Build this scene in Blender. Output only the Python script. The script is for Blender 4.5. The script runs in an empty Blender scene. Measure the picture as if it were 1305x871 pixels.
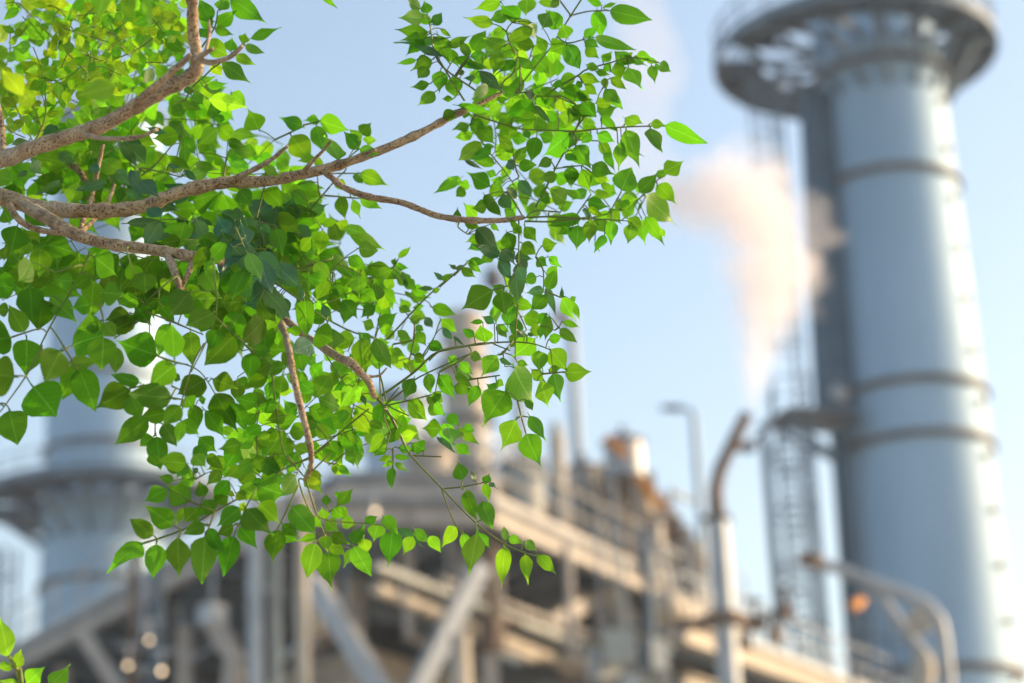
import bpy, bmesh, math, random
from mathutils import Vector, Matrix
R_ = math.radians
rng = random.Random(11)
sc = bpy.context.scene
col = sc.collection

# ------------------------------------------------------------------ camera
FPX, PITCH, ROLL = 2900.0, R_(19.0), R_(2.46)          # focal length in pixels of the 1305 wide photograph
CAM = Vector((0, 0, 1.6))
FW = Vector((0, math.cos(PITCH), math.sin(PITCH)))
_r0 = Vector((1, 0, 0)); _u0 = Vector((0, -math.sin(PITCH), math.cos(PITCH)))
UP = math.cos(ROLL)*_u0 + math.sin(ROLL)*_r0
RT = math.cos(ROLL)*_r0 - math.sin(ROLL)*_u0
cd = bpy.data.cameras.new('camera'); cam = bpy.data.objects.new('camera', cd); col.objects.link(cam)
cam.matrix_world = Matrix(((RT.x, UP.x, -FW.x, CAM.x), (RT.y, UP.y, -FW.y, CAM.y), (RT.z, UP.z, -FW.z, CAM.z), (0, 0, 0, 1)))
cd.sensor_width = 36; cd.lens = 36*FPX/1305; cd.clip_start = 0.1; cd.clip_end = 6000
cd.dof.use_dof = True; cd.dof.focus_distance = 2.85; cd.dof.aperture_fstop = 3.7
cd.dof.aperture_blades = 0
sc.camera = cam

# ------------------------------------------------------------------ light
SUN_AZ, SUN_EL = R_(75), R_(19)                        # azimuth clockwise from +Y
w = bpy.data.worlds.new('World'); sc.world = w; w.use_nodes = True
nt = w.node_tree; bg = nt.nodes['Background']
sky = nt.nodes.new('ShaderNodeTexSky'); sky.sky_type = 'NISHITA'; sky.sun_disc = False
sky.sun_elevation = SUN_EL; sky.sun_rotation = SUN_AZ
sky.air_density = 1.15; sky.dust_density = 2.6; sky.ozone_density = 0.9; sky.altitude = 0
# a thin even veil of high haze lies over the clear sky
hz = nt.nodes.new('ShaderNodeMix'); hz.data_type = 'RGBA'; hz.inputs[0].default_value = 0.06; hz.inputs[7].default_value = (1.9, 2.3, 2.3, 1)
nt.links.new(sky.outputs[0], hz.inputs[6]); nt.links.new(hz.outputs[2], bg.inputs[0]); bg.inputs[1].default_value = 0.138
sd = bpy.data.lights.new('sun', 'SUN'); sd.energy = 2.4; sd.angle = R_(0.5); sd.color = (1.0, 0.69, 0.40)
so = bpy.data.objects.new('sun', sd); col.objects.link(so)
SUN = Vector((math.sin(SUN_AZ)*math.cos(SUN_EL), math.cos(SUN_AZ)*math.cos(SUN_EL), math.sin(SUN_EL)))
so.rotation_euler = SUN.to_track_quat('Z', 'Y').to_euler(); so.location = (60, 20, 60)
sc.view_settings.view_transform = 'Standard'; sc.view_settings.look = 'None'
sc.view_settings.exposure = 1.14; sc.view_settings.gamma = 1.0
sc.render.engine = 'CYCLES'
sc.cycles.max_bounces = 10; sc.cycles.transmission_bounces = 8; sc.cycles.diffuse_bounces = 5
sc.cycles.volume_bounces = 6; sc.cycles.use_denoising = True
sc.cycles.caustics_reflective = False; sc.cycles.caustics_refractive = False

# ------------------------------------------------------------------ helpers
def ray(x, y): return FW + (x-652.5)/FPX*RT - (y-435.5)/FPX*UP
def atD(x, y, d): return CAM + ray(x, y)*d              # d metres along the view axis
def atY(x, y, Y):
    d = ray(x, y); return CAM + d*(Y/d.y)
def atZ(x, y, Z):
    d = ray(x, y); return CAM + d*((Z-CAM.z)/d.z)
def tag(o, label=None, cat=None, group=None, kind=None):
    for k, v in (('label', label), ('category', cat), ('group', group), ('kind', kind)):
        if v: o[k] = v
    return o
def empty(name, loc, label, cat, group=None):
    o = bpy.data.objects.new(name, None); o.location = loc; o.empty_display_size = 0.2
    col.objects.link(o); bpy.context.view_layer.update() if False else None
    return tag(o, label, cat, group)
def link(name, me, parent=None):
    o = bpy.data.objects.new(name, me); col.objects.link(o)
    if parent is not None:
        o.parent = parent
        root = Vector((0, 0, 0)); q = parent
        while q is not None: root += q.location; q = q.parent
        o.matrix_parent_inverse = Matrix.Translation(-root)
    return o
class MB:
    """collects world-space geometry and links it as ONE mesh object"""
    def __init__(s): s.v = []; s.f = []; s.smooth = False
    def add(s, vs, fs):
        n = len(s.v); s.v += [tuple(v) for v in vs]; s.f += [tuple(i+n for i in f) for f in fs]; return s
    def beam(s, a, b, w, h=None, up=Vector((0, 0, 1))):
        h = h or w; a = Vector(a); b = Vector(b); d = (b-a).normalized()
        x = d.cross(up)
        if x.length < 1e-4: x = d.cross(Vector((0, 1, 0)))
        x.normalize(); y = x.cross(d).normalized()
        vs = [p + x*sx*w/2 + y*sy*h/2 for p in (a, b) for sx, sy in ((-1, -1), (1, -1), (1, 1), (-1, 1))]
        return s.add(vs, [(3, 2, 1, 0), (4, 5, 6, 7), (0, 1, 5, 4), (1, 2, 6, 5), (2, 3, 7, 6), (3, 0, 4, 7)])
    def ibeam(s, a, b, w, h, t=0.03, up=Vector((0, 0, 1))):
        a = Vector(a); b = Vector(b); d = (b-a).normalized(); x = d.cross(up)
        if x.length < 1e-4: x = d.cross(Vector((0, 1, 0)))
        y = x.normalized().cross(d).normalized()
        s.beam(a+y*(h/2-t/2), b+y*(h/2-t/2), w, t, up); s.beam(a-y*(h/2-t/2), b-y*(h/2-t/2), w, t, up)
        return s.beam(a, b, t, h-2*t-0.004, up)
    def box(s, c, sx, sy, sz, rz=0):
        c = Vector(c); q = Matrix.Rotation(rz, 3, 'Z')
        vs = [c + q @ Vector((dx*sx/2, dy*sy/2, dz*sz/2)) for dz in (-1, 1) for dx, dy in ((-1, -1), (1, -1), (1, 1), (-1, 1))]
        return s.add(vs, [(3, 2, 1, 0), (4, 5, 6, 7), (0, 1, 5, 4), (1, 2, 6, 5), (2, 3, 7, 6), (3, 0, 4, 7)])
    def tube(s, pts, rad, n=8, cap=True):
        pts = [Vector(p) for p in pts]; m = len(pts)
        if not hasattr(rad, '__len__'): rad = [rad]*m
        vs = []; x = None
        for i, p in enumerate(pts):
            t = (pts[min(i+1, m-1)] - pts[max(i-1, 0)])
            t = t.normalized() if t.length > 1e-9 else Vector((0, 0, 1))
            if x is None:
                x = t.cross(Vector((0.3, 0.2, 1)))
                if x.length < 1e-3: x = t.cross(Vector((1, 0, 0)))
            x = (x - t*x.dot(t)).normalized(); y = t.cross(x)
            vs += [p + (x*math.cos(k*2*math.pi/n) + y*math.sin(k*2*math.pi/n))*rad[i] for k in range(n)]
        fs = [(i*n+k, i*n+(k+1) % n, (i+1)*n+(k+1) % n, (i+1)*n+k) for i in range(m-1) for k in range(n)]
        if cap: fs += [tuple(range(n))[::-1], tuple((m-1)*n+k for k in range(n))]
        return s.add(vs, fs)
    def cyl(s, c, r, z0, z1, n=32, r1=None):
        r1 = r if r1 is None else r1
        return s.tube([(c[0], c[1], z0), (c[0], c[1], z1)], [r, r1], n)
    def lathe(s, c, prof, n=48):
        vs = [(c[0]+r*math.cos(k*2*math.pi/n), c[1]+r*math.sin(k*2*math.pi/n), z) for r, z in prof for k in range(n)]
        m = len(prof)
        return s.add(vs, [(i*n+k, i*n+(k+1) % n, (i+1)*n+(k+1) % n, (i+1)*n+k) for i in range(m-1) for k in range(n)])
    def ring(s, c, r0, r1, z0, z1, a0=0, a1=2*math.pi, n=48):
        """solid annular slab between two angles"""
        full = abs(a1-a0-2*math.pi) < 1e-6; m = n if full else n+1; vs = []
        for k in range(m):
            a = a0+(a1-a0)*k/n
            vs += [(c[0]+r*math.cos(a), c[1]+r*math.sin(a), z) for r, z in ((r0, z0), (r1, z0), (r1, z1), (r0, z1))]
        fs = []
        for k in range(n):
            i, j = k*4, ((k+1) % m)*4
            fs += [(i+q, i+(q+1) % 4, j+(q+1) % 4, j+q) for q in range(4)]
        if not full: fs += [(0, 3, 2, 1), (n*4, n*4+1, n*4+2, n*4+3)]
        return s.add(vs, fs)
    def build(s, name, mat, parent=None, smooth=False):
        me = bpy.data.meshes.new(name); me.from_pydata(s.v, [], s.f); me.materials.append(mat)
        if smooth: me.polygons.foreach_set('use_smooth', [True]*len(me.polygons))
        me.update()
        bm = bmesh.new(); bm.from_mesh(me); bmesh.ops.recalc_face_normals(bm, faces=bm.faces); bm.to_mesh(me); bm.free()
        if smooth and hasattr(me, 'set_sharp_from_angle'): me.set_sharp_from_angle(angle=R_(45))
        return link(name, me, parent)

# ------------------------------------------------------------------ materials
def mat_metal(name, c, c2=None, rough=0.55, metal=0.0, scale=1.5, bump=0.15, streak=0.0):
    m = bpy.data.materials.new(name); m.use_nodes = True; t = m.node_tree; b = t.nodes['Principled BSDF']
    tc = t.nodes.new('ShaderNodeTexCoord'); mp = t.nodes.new('ShaderNodeMapping')
    mp.inputs['Scale'].default_value = (1, 1, 0.25 if streak else 1)
    t.links.new(tc.outputs['Object'], mp.inputs[0])
    n = t.nodes.new('ShaderNodeTexNoise'); n.inputs['Scale'].default_value = scale; n.inputs['Detail'].default_value = 6
    t.links.new(mp.outputs[0], n.inputs['Vector'])
    r = t.nodes.new('ShaderNodeValToRGB'); c2 = c2 or tuple(v*0.72 for v in c)
    r.color_ramp.elements[0].position = 0.35; r.color_ramp.elements[0].color = (*c2, 1)
    r.color_ramp.elements[1].position = 0.65; r.color_ramp.elements[1].color = (*c, 1)
    t.links.new(n.outputs[0], r.inputs[0]); t.links.new(r.outputs[0], b.inputs['Base Color'])
    b.inputs['Specular IOR Level'].default_value = 0.3; b.inputs['Roughness'].default_value = rough; b.inputs['Metallic'].default_value = metal
    bp = t.nodes.new('ShaderNodeBump'); bp.inputs['Strength'].default_value = bump; bp.inputs['Distance'].default_value = 0.02
    t.links.new(n.outputs[0], bp.inputs['Height']); t.links.new(bp.outputs[0], b.inputs['Normal'])
    return m
M = {}
M['stack'] = mat_metal('stack_cladding', (0.33, 0.48, 0.62), (0.25, 0.375, 0.50), rough=0.62, metal=0.2, scale=0.35, streak=1)
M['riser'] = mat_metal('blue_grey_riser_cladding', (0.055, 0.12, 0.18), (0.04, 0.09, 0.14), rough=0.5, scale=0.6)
M['ring'] = mat_metal('weathered_flange_steel', (0.17, 0.165, 0.165), (0.11, 0.11, 0.115), rough=0.6)
M['dark'] = mat_metal('dark_blue_grey_steel', (0.15, 0.215, 0.28), (0.10, 0.15, 0.20), rough=0.6)
M['steel'] = mat_metal('grey_painted_steel', (0.46, 0.43, 0.40), (0.34, 0.32, 0.30), rough=0.6)
M['galv'] = mat_metal('galvanised_steel', (0.40, 0.43, 0.46), (0.30, 0.33, 0.36), rough=0.5, metal=0.3)
M['cream'] = mat_metal('cream_pipe_lagging', (0.46, 0.41, 0.34), (0.35, 0.31, 0.25), rough=0.55)
M['pale'] = mat_metal('pale_grey_lagging', (0.40, 0.42, 0.39), (0.30, 0.32, 0.30), rough=0.5)
M['rust'] = mat_metal('rusty_brown_pipe', (0.20, 0.145, 0.11), (0.12, 0.085, 0.07), rough=0.7)
M['orange'] = mat_metal('orange_paint', (0.75, 0.30, 0.05), (0.62, 0.23, 0.04), rough=0.5)  # beacon orange, also the painted colour of the sun glints
M['wall'] = mat_metal('grey_cladding', (0.62, 0.57, 0.51), (0.50, 0.455, 0.41), rough=0.7, streak=1)
M['mast'] = mat_metal('pale_blue_mast_paint', (0.36, 0.46, 0.56), (0.30, 0.39, 0.48), rough=0.5)
M['black'] = mat_metal('black_lamp_housing', (0.03, 0.035, 0.045), (0.02, 0.02, 0.025), rough=0.4)
M['ground'] = mat_metal('concrete_yard', (0.45, 0.43, 0.39), (0.34, 0.32, 0.29), rough=0.9, scale=8, bump=0.6)

# ================================================================== the plant in the background
g = MB(); g.add([(-600, -200, 0), (600, -200, 0), (600, 600, 0), (-600, 600, 0)], [(0, 1, 2, 3)])
tag(g.build('ground', M['ground']), kind='structure')

def caged_ladder(root, base, z0, z1, out, wid=0.55, cage=0.75, mat=None):
    """rails, rungs, hoops and cage straps; out = unit vector pointing away from what carries the ladder"""
    mat = mat or M['dark']; out = Vector(out).normalized(); side = Vector((0, 0, 1)).cross(out)
    b = Vector((base[0], base[1], 0))
    rl = MB()
    for s in (-1, 1):
        rl.beam(b+side*s*wid/2+Vector((0, 0, z0)), b+side*s*wid/2+Vector((0, 0, z1)), 0.08, 0.05)
    rl.build('ladder_rail', mat, root)
    rg = MB(); z = z0+0.2
    while z < z1:
        rg.tube([b-side*wid/2+Vector((0, 0, z)), b+side*wid/2+Vector((0, 0, z))], 0.02, 5); z += 0.3
    tag(rg.build('rung', mat, root), kind='stuff')
    hp = MB(); z = z0+2.2
    def arc(k): a = math.pi*k/8; return side*math.cos(a)*cage/2*1.1 + out*math.sin(a)*cage
    while z < z1:
        hp.tube([b+arc(k)+Vector((0, 0, z)) for k in range(9)], 0.035, 5); z += 0.9
    tag(hp.build('cage_hoop', mat, root), kind='stuff')
    st = MB()
    for k in (1, 2.5, 4, 5.5, 7):
        st.beam(b+arc(k)+Vector((0, 0, z0+2.2)), b+arc(k)+Vector((0, 0, z1)), 0.05, 0.02)
    st.build('cage_strap', mat, root)

def handrail(root, pts, mat, h=1.1, step=1.5, names=('handrail', 'rail_post'), r=0.03):
    pts = [Vector(p) for p in pts]; rl = MB()
    for k in (0.5, 1.0): rl.tube([p+Vector((0, 0, h*k)) for p in pts], r, 6)
    rl.beam(pts[0]+Vector((0, 0, .08)), pts[1]+Vector((0, 0, .08)), 0.02, 0.16) if len(pts) == 2 else None
    rl.build(names[0], mat, root)
    posts = []
    for a, b in zip(pts[:-1], pts[1:]):
        n = max(1, round((b-a).length/step))
        posts += [a.lerp(b, k/n) for k in range(n)]
    posts.append(pts[-1])
    for q in posts:
        m = MB(); m.tube([q, q+Vector((0, 0, h))], r*1.1, 6); m.build(names[1], mat, root)

def exhaust_stack(c, r0, r1, ztop, rings, zplat, rplat, label, gap_az, poff=(0, 0), lugs=True):
    root = empty('exhaust_stack', (c[0], c[1], 0), label, 'chimney', 'steel exhaust stacks')
    rad = lambda z: r0+(r1-r0)*z/ztop
    edges = [0]+sorted(rings)+[ztop]
    for za, zb in zip(edges[:-1], edges[1:]):          # one shell course between each pair of flanges
        m = MB(); n = max(2, int((zb-za)/2))
        m.lathe(c, [(rad(za+(zb-za)*i/n), za+(zb-za)*i/n) for i in range(n+1)], 72)
        m.build('shell_course', M['stack'], root, True)
    for z in rings:
        m = MB(); m.ring(c, rad(z)-0.05, rad(z)+0.16, z-0.10, z+0.10, n=72); m.build('flange_ring', M['ring'], root)
    m = MB(); m.lathe(c, [(r1, ztop-0.3), (r1+0.25, ztop-0.3), (r1+0.25, ztop), (r1-0.1, ztop), (r1-0.2, ztop-3)], 64); m.build('rim', M['ring'], root, True)
    # platform: grating sectors, kerb plate, radial brackets, railing
    rr = rad(zplat); ns = 16; pc = (c[0]+poff[0], c[1]+poff[1]); off = math.hypot(*poff)
    for k in range(ns):
        a0 = 2*math.pi*k/ns; mid = a0+math.pi/ns
        if abs((mid-gap_az+math.pi) % (2*math.pi)-math.pi) < math.pi/ns*0.99:
            for q in range(5):                          # the open sector keeps only its bearing bars
                mb = MB(); rq = rr+0.6+off+(rplat-rr-0.8-off)*q/5
                mb.ring(pc, rq, rq+0.05, zplat-0.04, zplat+0.04, a0, a0+2*math.pi/ns, 4); mb.build('bearing_bar', M['dark'], root)
            continue
        mb = MB(); mb.ring(pc, rr+0.30+off, rplat, zplat-0.04, zplat+0.04, a0+0.004, a0+2*math.pi/ns-0.004, 4)
        mb.build('grating', M['dark'], root)
    mb = MB(); mb.ring(pc, rplat+0.003, rplat+0.10, zplat-0.22, zplat+0.18, n=64); mb.build('toe_plate', M['dark'], root)
    for k in range(ns):
        a = 2*math.pi*k/ns; d = Vector((math.cos(a), math.sin(a), 0)); q = Vector((c[0], c[1], 0)); e_ = Vector((pc[0], pc[1], 0))
        mb = MB()
        mb.ibeam(q+d*(rr-0.02)+Vector((0, 0, zplat-0.18)), e_+d*(rplat-0.02)+Vector((0, 0, zplat-0.18)), 0.18, 0.24)
        mb.beam(q+d*(rr-0.02)+Vector((0, 0, zplat-2.1)), e_+d*(rplat-0.5)+Vector((0, 0, zplat-0.32)), 0.16, 0.16)
        mb.build('bracket', M['dark'], root)
    for rz in (0.55, 1.1):
        mb = MB(); mb.ring(pc, rplat-0.02, rplat+0.04, zplat+rz-0.03, zplat+rz+0.03, n=48); mb.build('handrail', M['dark'], root)
    for k in range(24):
        a = 2*math.pi*k/24; mb = MB(); x, y = pc[0]+(rplat+0.01)*math.cos(a), pc[1]+(rplat+0.01)*math.sin(a)
        mb.tube([(x, y, zplat+0.15), (x, y, zplat+1.1)], 0.035, 6); mb.build('rail_post', M['dark'], root)
    if lugs:
        a = R_(-38)                                       # a row of test nozzles up the sunny side
        for z in [12+1.75*k for k in range(13)]:
            d = Vector((math.cos(a), math.sin(a), 0)); q = Vector((c[0], c[1], z))+d*rad(z)
            mb = MB(); mb.tube([q-d*0.05, q+d*0.10], 0.10, 10); mb.tube([q+d*0.101, q+d*0.14], 0.15, 10); mb.build('nozzle', M['ring'], root)
    return root, rad

# --- the tall stack on the right
S1 = atY(1163, 520, 70); c1 = (S1.x, S1.y)
z1 = lambda y: atY(1150, y, 70-2.4).z
RINGS1 = [z1(y) for y in (852, 551, 481, 208, 66)]
st1, rad1 = exhaust_stack(c1, 2.72, 2.02, 42, RINGS1, atY(1090, 70, 70).z, 4.70,
    'tall silver exhaust stack on the right with a ring platform near its top', R_(197), (-0.72, 0.1))
# riser duct and ladders on its shaded left side
cr = Vector((c1[0], c1[1], 0)); dl = Vector((-0.93, -0.36, 0)).normalized()
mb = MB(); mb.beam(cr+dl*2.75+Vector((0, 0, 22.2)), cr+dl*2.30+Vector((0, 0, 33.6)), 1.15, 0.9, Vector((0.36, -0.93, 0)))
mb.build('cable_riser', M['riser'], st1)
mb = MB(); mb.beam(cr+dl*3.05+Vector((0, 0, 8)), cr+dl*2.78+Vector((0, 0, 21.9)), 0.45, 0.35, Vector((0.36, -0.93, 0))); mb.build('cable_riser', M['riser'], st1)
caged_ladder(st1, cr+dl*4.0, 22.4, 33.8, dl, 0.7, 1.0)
# small rest platform with brackets half way up
zr = atY(1020, 540, 69).z
mb = MB(); q = cr+dl*3.75+Vector((0, 0, zr)); mb.box(q, 2.6, 2.2, 0.10, math.atan2(dl.y, dl.x)); mb.build('rest_platform', M['dark'], st1)
mb = MB(); mb.beam(q+Vector((-0.9, -0.9, -0.06)), cr+dl*2.6+Vector((0, 0, zr-1.5)), 0.16); mb.beam(q+Vector((-0.9, 0.9, -0.06)), cr+dl*2.55+Vector((0, 0, zr-1.5)), 0.16); mb.build('bracket', M['dark'], st1)
handrail(st1, [q+Vector((1.0, -1.1, .05)), q+Vector((-1.2, -0.9, .05)), q+Vector((-1.1, 1.1, .05))], M['dark'], 1.1, 1.0)
mb = MB(); mb.tube([q+Vector((0.7, -1.2, .3)), q+Vector((0.9, -1.3, .6))], 0.28, 12); mb.build('inspection_cover', M['galv'], st1)
mb = MB(); mb.beam(q+Vector((-1.3, -1.0, -.4)), q+Vector((-2.1, -1.2, -1.05)), 0.14); mb.box(q+Vector((-2.2, -1.2, -1.15)), 0.5, 0.35, 0.25, 0.4); mb.build('floodlight', M['rust'], st1)

# --- ladder tower beside it
lt = atY(1010, 700, 66)
ltr = empty('ladder_tower', (lt.x, lt.y, 0), 'slim caged access ladder tower standing left of the tall right stack', 'ladder')
zt = atY(1005, 548, 66).z
for dx, dy in ((-0.55, -0.55), (0.75, -0.55), (-0.55, 0.75), (0.75, 0.75)):
    mb = MB(); mb.beam((lt.x+dx, lt.y+dy, 0), (lt.x+dx, lt.y+dy, zt), 0.13); mb.build('upright', M['dark'], ltr)
z = 1.5; k = 0
while z < zt:
    mb = MB()
    for (a, b) in (((-0.55, -0.55), (0.75, -0.55)), ((-0.55, 0.75), (0.75, 0.75)), ((-0.55, -0.55), (-0.55, 0.75)), ((0.75, -0.55), (0.75, 0.75))):
        mb.beam((lt.x+a[0], lt.y+a[1], z), (lt.x+b[0], lt.y+b[1], z), 0.06)
    mb.beam((lt.x-0.55, lt.y-0.62, z), (lt.x+0.75, lt.y-0.62, z+1.7), 0.04) if k % 2 else mb.beam((lt.x+0.75, lt.y-0.62, z), (lt.x-0.55, lt.y-0.62, z+1.7), 0.04)
    mb.build('cross_frame', M['dark'], ltr); z += 1.7; k += 1
caged_ladder(ltr, (lt.x+0.1, lt.y-0.2), 0.3, zt, (0, -1, 0), 0.5, 0.7)

# --- the far stack on the left
S2 = atY(133, 560, 100); c2 = (S2.x, S2.y)
z2 = lambda y: atY(130, y, 97.5).z
exhaust_stack(c2, 2.95, 2.55, 48, [z2(y) for y in (820, 735, 560, 470)], atY(133, 640, 100).z, 5.6,
    'distant silver stack at the left, its ring platform low and mostly behind the leaves', R_(185), lugs=False)
l2 = empty('ladder_tower', (c2[0]-4.4, c2[1]-1.5, 0), 'pale caged ladder tower at the left edge, in front of the distant stack', 'ladder')
for dx in (-1.6, -0.8, 0.0, 0.9):
    mb = MB(); mb.beam((c2[0]-4.4+dx, c2[1]-1.5, 0), (c2[0]-4.4+dx, c2[1]-1.5, z2(690)), 0.16); mb.build('upright', M['mast'], l2)
caged_ladder(l2, (c2[0]-4.1, c2[1]-2.2), 0.3, z2(690), (0, -1, 0), 0.6, 0.9, M['mast'])
for z in range(4, int(z2(690)), 3):
    mb = MB(); mb.beam((c2[0]-6.1, c2[1]-1.62, z), (c2[0]-3.4, c2[1]-1.62, z+0.6), 0.12); mb.build('cross_frame', M['mast'], l2)

# --- vent pipe with the bent top, and its steam
vp = [atY(934, 860, 45), atY(922, 740, 45), atY(914, 660, 45), atY(912, 625, 45), atY(917, 600, 45), atY(934, 563, 45), atY(952, 528, 45)]
vx = atY(934, 860, 45)
vr = empty('vent_pipe', (vx.x, vx.y, 0), 'vent pipe bent at the top, white steam blowing from its open end', 'pipe')
mb = MB(); top = vp[2]; mb.tube([(top.x, top.y, 0), (top.x, top.y, top.z-0.9), (top.x, top.y, top.z)], [0.235, 0.225, 0.21], 20); mb.build('riser', M['galv'], vr, True)
mb = MB(); pp = [Vector((top.x, top.y, top.z+0.003))] + [Vector((p.x, top.y, p.z)) for p in vp[3:]]; mb.tube(pp, [0.17, 0.155, 0.145, 0.135, 0.135], 16); mb.build('bent_outlet', M['rust'], vr, True)
mb = MB(); mb.ring((top.x, top.y), 0.2, 0.30, top.z-0.06, top.z+0.02, n=20); mb.build('flange', M['ring'], vr)
zc = atY(925, 790, 45).z
mb = MB(); mb.ring((top.x, top.y), 0.22, 0.40, zc-0.12, zc+0.12, n=20); mb.beam((top.x-1.0, top.y+0.3, zc), (top.x+0.9, top.y+0.3, zc), 0.2); mb.build('pipe_clamp', M['rust'], vr)

def steam(name, path, dens, seed, label, grow=1.0, rough=0.55):
    r = random.Random(seed); pts = []; rad = []
    P = [Vector((x, y, q)) for x, y, q in path]
    for i in range(len(P)-1):
        p0, p1, p2, p3 = P[max(i-1, 0)], P[i], P[i+1], P[min(i+2, len(P)-1)]
        for k in range(8):
            t = k/8; v = 0.5*((2*p1)+(p2-p0)*t+(2*p0-5*p1+4*p2-p3)*t*t+(3*p1-p0-3*p2+p3)*t**3)
            pts.append(atY(v.x, v.y, 44.9)); rad.append(max(0.02, v.z*0.0163*grow))
    pts.append(atY(P[-1].x, P[-1].y, 44.9)); rad.append(rad[-1]*.6)
    m = MB(); n = 36; m.tube(pts, rad, n)
    from mathutils import noise
    out = []
    cen = [sum((Vector(m.v[i*n+k]) for k in range(n)), Vector())/n for i in range(len(pts))]
    for i in range(len(pts)):
        for k in range(n):
            v = Vector(m.v[i*n+k]); q = v-cen[i]
            s = 1 + rough*noise.fractal(v*0.9/(0.35+rad[i])+Vector((seed, 0, 0)), 1.0, 2.0, 4)
            out.append(tuple(cen[i]+q*min(1.45, max(0.55, s))))
    m.v = out
    mt = bpy.data.materials.new(name); mt.use_nodes = True; t = mt.node_tree; t.nodes.remove(t.nodes['Principled BSDF'])
    pv = t.nodes.new('ShaderNodeVolumePrincipled'); pv.inputs['Color'].default_value = (0.95, 0.91, 0.90, 1)
    pv.inputs['Density'].default_value = dens; pv.inputs['Anisotropy'].default_value = 0.25
    t.links.new(pv.outputs[0], t.nodes['Material Output'].inputs['Volume'])
    o = m.build(name, mt, None, True); rm = o.modifiers.new('merge', 'REMESH'); rm.mode = 'VOXEL'; rm.voxel_size = 0.07; tag(o, label, 'steam', kind='stuff'); return o
PLUME = [(957, 522, 8), (962, 485, 20), (967, 440, 29), (979, 385, 48), (983, 330, 62), (972, 283, 66), (944, 256, 60), (905, 246, 48), (872, 250, 40), (850, 258, 34)]
for grow, dens, rough, seed in ((0.55, 0.75, 0.9, 3), (0.9, 0.45, 0.8, 9), (1.2, 0.16, 0.7, 21)):
    steam('steam_plume', PLUME, dens, seed, 'warm white steam rising from the bent vent pipe in front of the tall stack', grow, rough)
steam('steam_drift', [(975, 228, 26), (930, 250, 34), (885, 262, 38), (845, 248, 38), (820, 205, 38), (812, 150, 42), (824, 90, 44), (815, 20, 36), (800, -40, 24)], 0.17, 8,
      'thin pinkish veil of steam drifting up and left from the plume', 1.15, 0.4)

# --- street lamp behind the vent pipe
lp = atY(889, 600, 60); lr = empty('street_lamp', (lp.x, lp.y, 0), 'tall thin street lamp with one dark head, left of the vent pipe', 'street lamp')
zl = atY(880, 527, 60).z
mb = MB(); mb.tube([(lp.x, 60, 0), (lp.x, 60, zl)], [0.16, 0.11], 12); mb.build('pole', M['mast'], lr, True)
mb = MB(); mb.tube([(lp.x, 60, zl-0.05), (lp.x-0.12, 60, zl+0.12), (lp.x-0.4, 60, zl+0.16)], 0.07, 8); mb.build('arm', M['mast'], lr)
mb = MB(); mb.add(*[[(lp.x-0.35+dx, 60+dy, zl+dz) for dx, dy, dz in ((0, -.12, .24), (0, .12, .24), (-.55, .1, .22), (-.55, -.1, .22), (0, -.12, .08), (0, .12, .08), (-.55, .1, .14), (-.55, -.1, .14))], [(0, 1, 2, 3), (7, 6, 5, 4), (0, 4, 5, 1), (1, 5, 6, 2), (2, 6, 7, 3), (3, 7, 4, 0)]]); mb.build('lamp_head', M['black'], lr)

# --- two slim masts far behind the leaves
for (px, top, hx, label) in ((662, 352, 628, 'slim pale mast behind the leaves with a dark lamp box near its top'), (733, 400, 712, 'slim pale mast just right of the hanging leaves, small red lamp near its top')):
    q = atY(px, 520, 90); zt_ = atY(px, top, 90).z
    r_ = empty('mast', (q.x, q.y, 0), label, 'mast', 'slim masts')
    mb = MB(); mb.tube([(q.x, q.y, 0), (q.x, q.y, zt_)], [0.38, 0.24], 12); mb.build('pole', M['mast'], r_, True)
    h = atY(hx, top, 90)
    mb = MB(); mb.beam((q.x, q.y-0.3, zt_-0.2), (h.x, q.y-0.3, zt_-0.2), 0.1); mb.build('arm', M['mast'], r_)
    mb = MB(); mb.tube([(h.x, q.y-0.3, zt_-0.55), (h.x, q.y-0.3, zt_+0.25)], [0.42 if hx < 650 else 0.22, 0.3 if hx < 650 else 0.16], 12); mb.build('lamp_box', M['black'] if hx < 650 else M['rust'], r_)

# --- the raised steel structure: a deck whose blunt corner points at us
H = 14.0
A = atZ(372, 656, H); B = atZ(628, 659, H)
u = (atZ(830, 750, H)-atZ(640, 665, H)).normalized(); v = (atZ(30, 840, H)-atZ(310, 690, H)).normalized()
LU, LV = 15.0, 24.0
fr = (B-A).normalized(); n_in = Vector((0, 1, 0))
deck = empty('steel_structure', (B.x, B.y, 0), 'raised grey brown steel deck with beams, braces and railings below the leaves', 'steel structure')
def slab(pts, z0, z1):
    m = MB(); k = len(pts); vs = [(p.x, p.y, z0) for p in pts]+[(p.x, p.y, z1) for p in pts]
    return m.add(vs, [tuple(range(k))[::-1], tuple(range(k, 2*k))]+[(i, (i+1) % k, (i+1) % k+k, i+k) for i in range(k)])
far_r, far_l = B+u*LU, A+v*LV
slab([A, B, far_r, far_r+v*10, far_l+u*6, far_l], H+0.30, H+0.38).build('deck_plate', M['dark'], deck)
for a, b in ((A, B), (B, far_r), (A, far_l)):
    m = MB(); m.ibeam(a, b, 0.26, 0.40, 0.04); m.build('edge_beam', M['steel'], deck)
for k in range(1, 10):                                    # joists parallel to the left edge
    a = B+u*(k*1.6); m = MB(); m.ibeam(a+v*0.2+Vector((0, 0, .1)), a+v*12+Vector((0, 0, .1)), 0.2, 0.38); m.build('joist', M['dark'], deck)
for k in range(1, 12):
    a = A+v*(k*2.0); m = MB(); m.ibeam(a+u*0.2+Vector((0, 0, .1)), a+u*9+Vector((0, 0, .1)), 0.2, 0.38); m.build('joist', M['dark'], deck)
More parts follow.
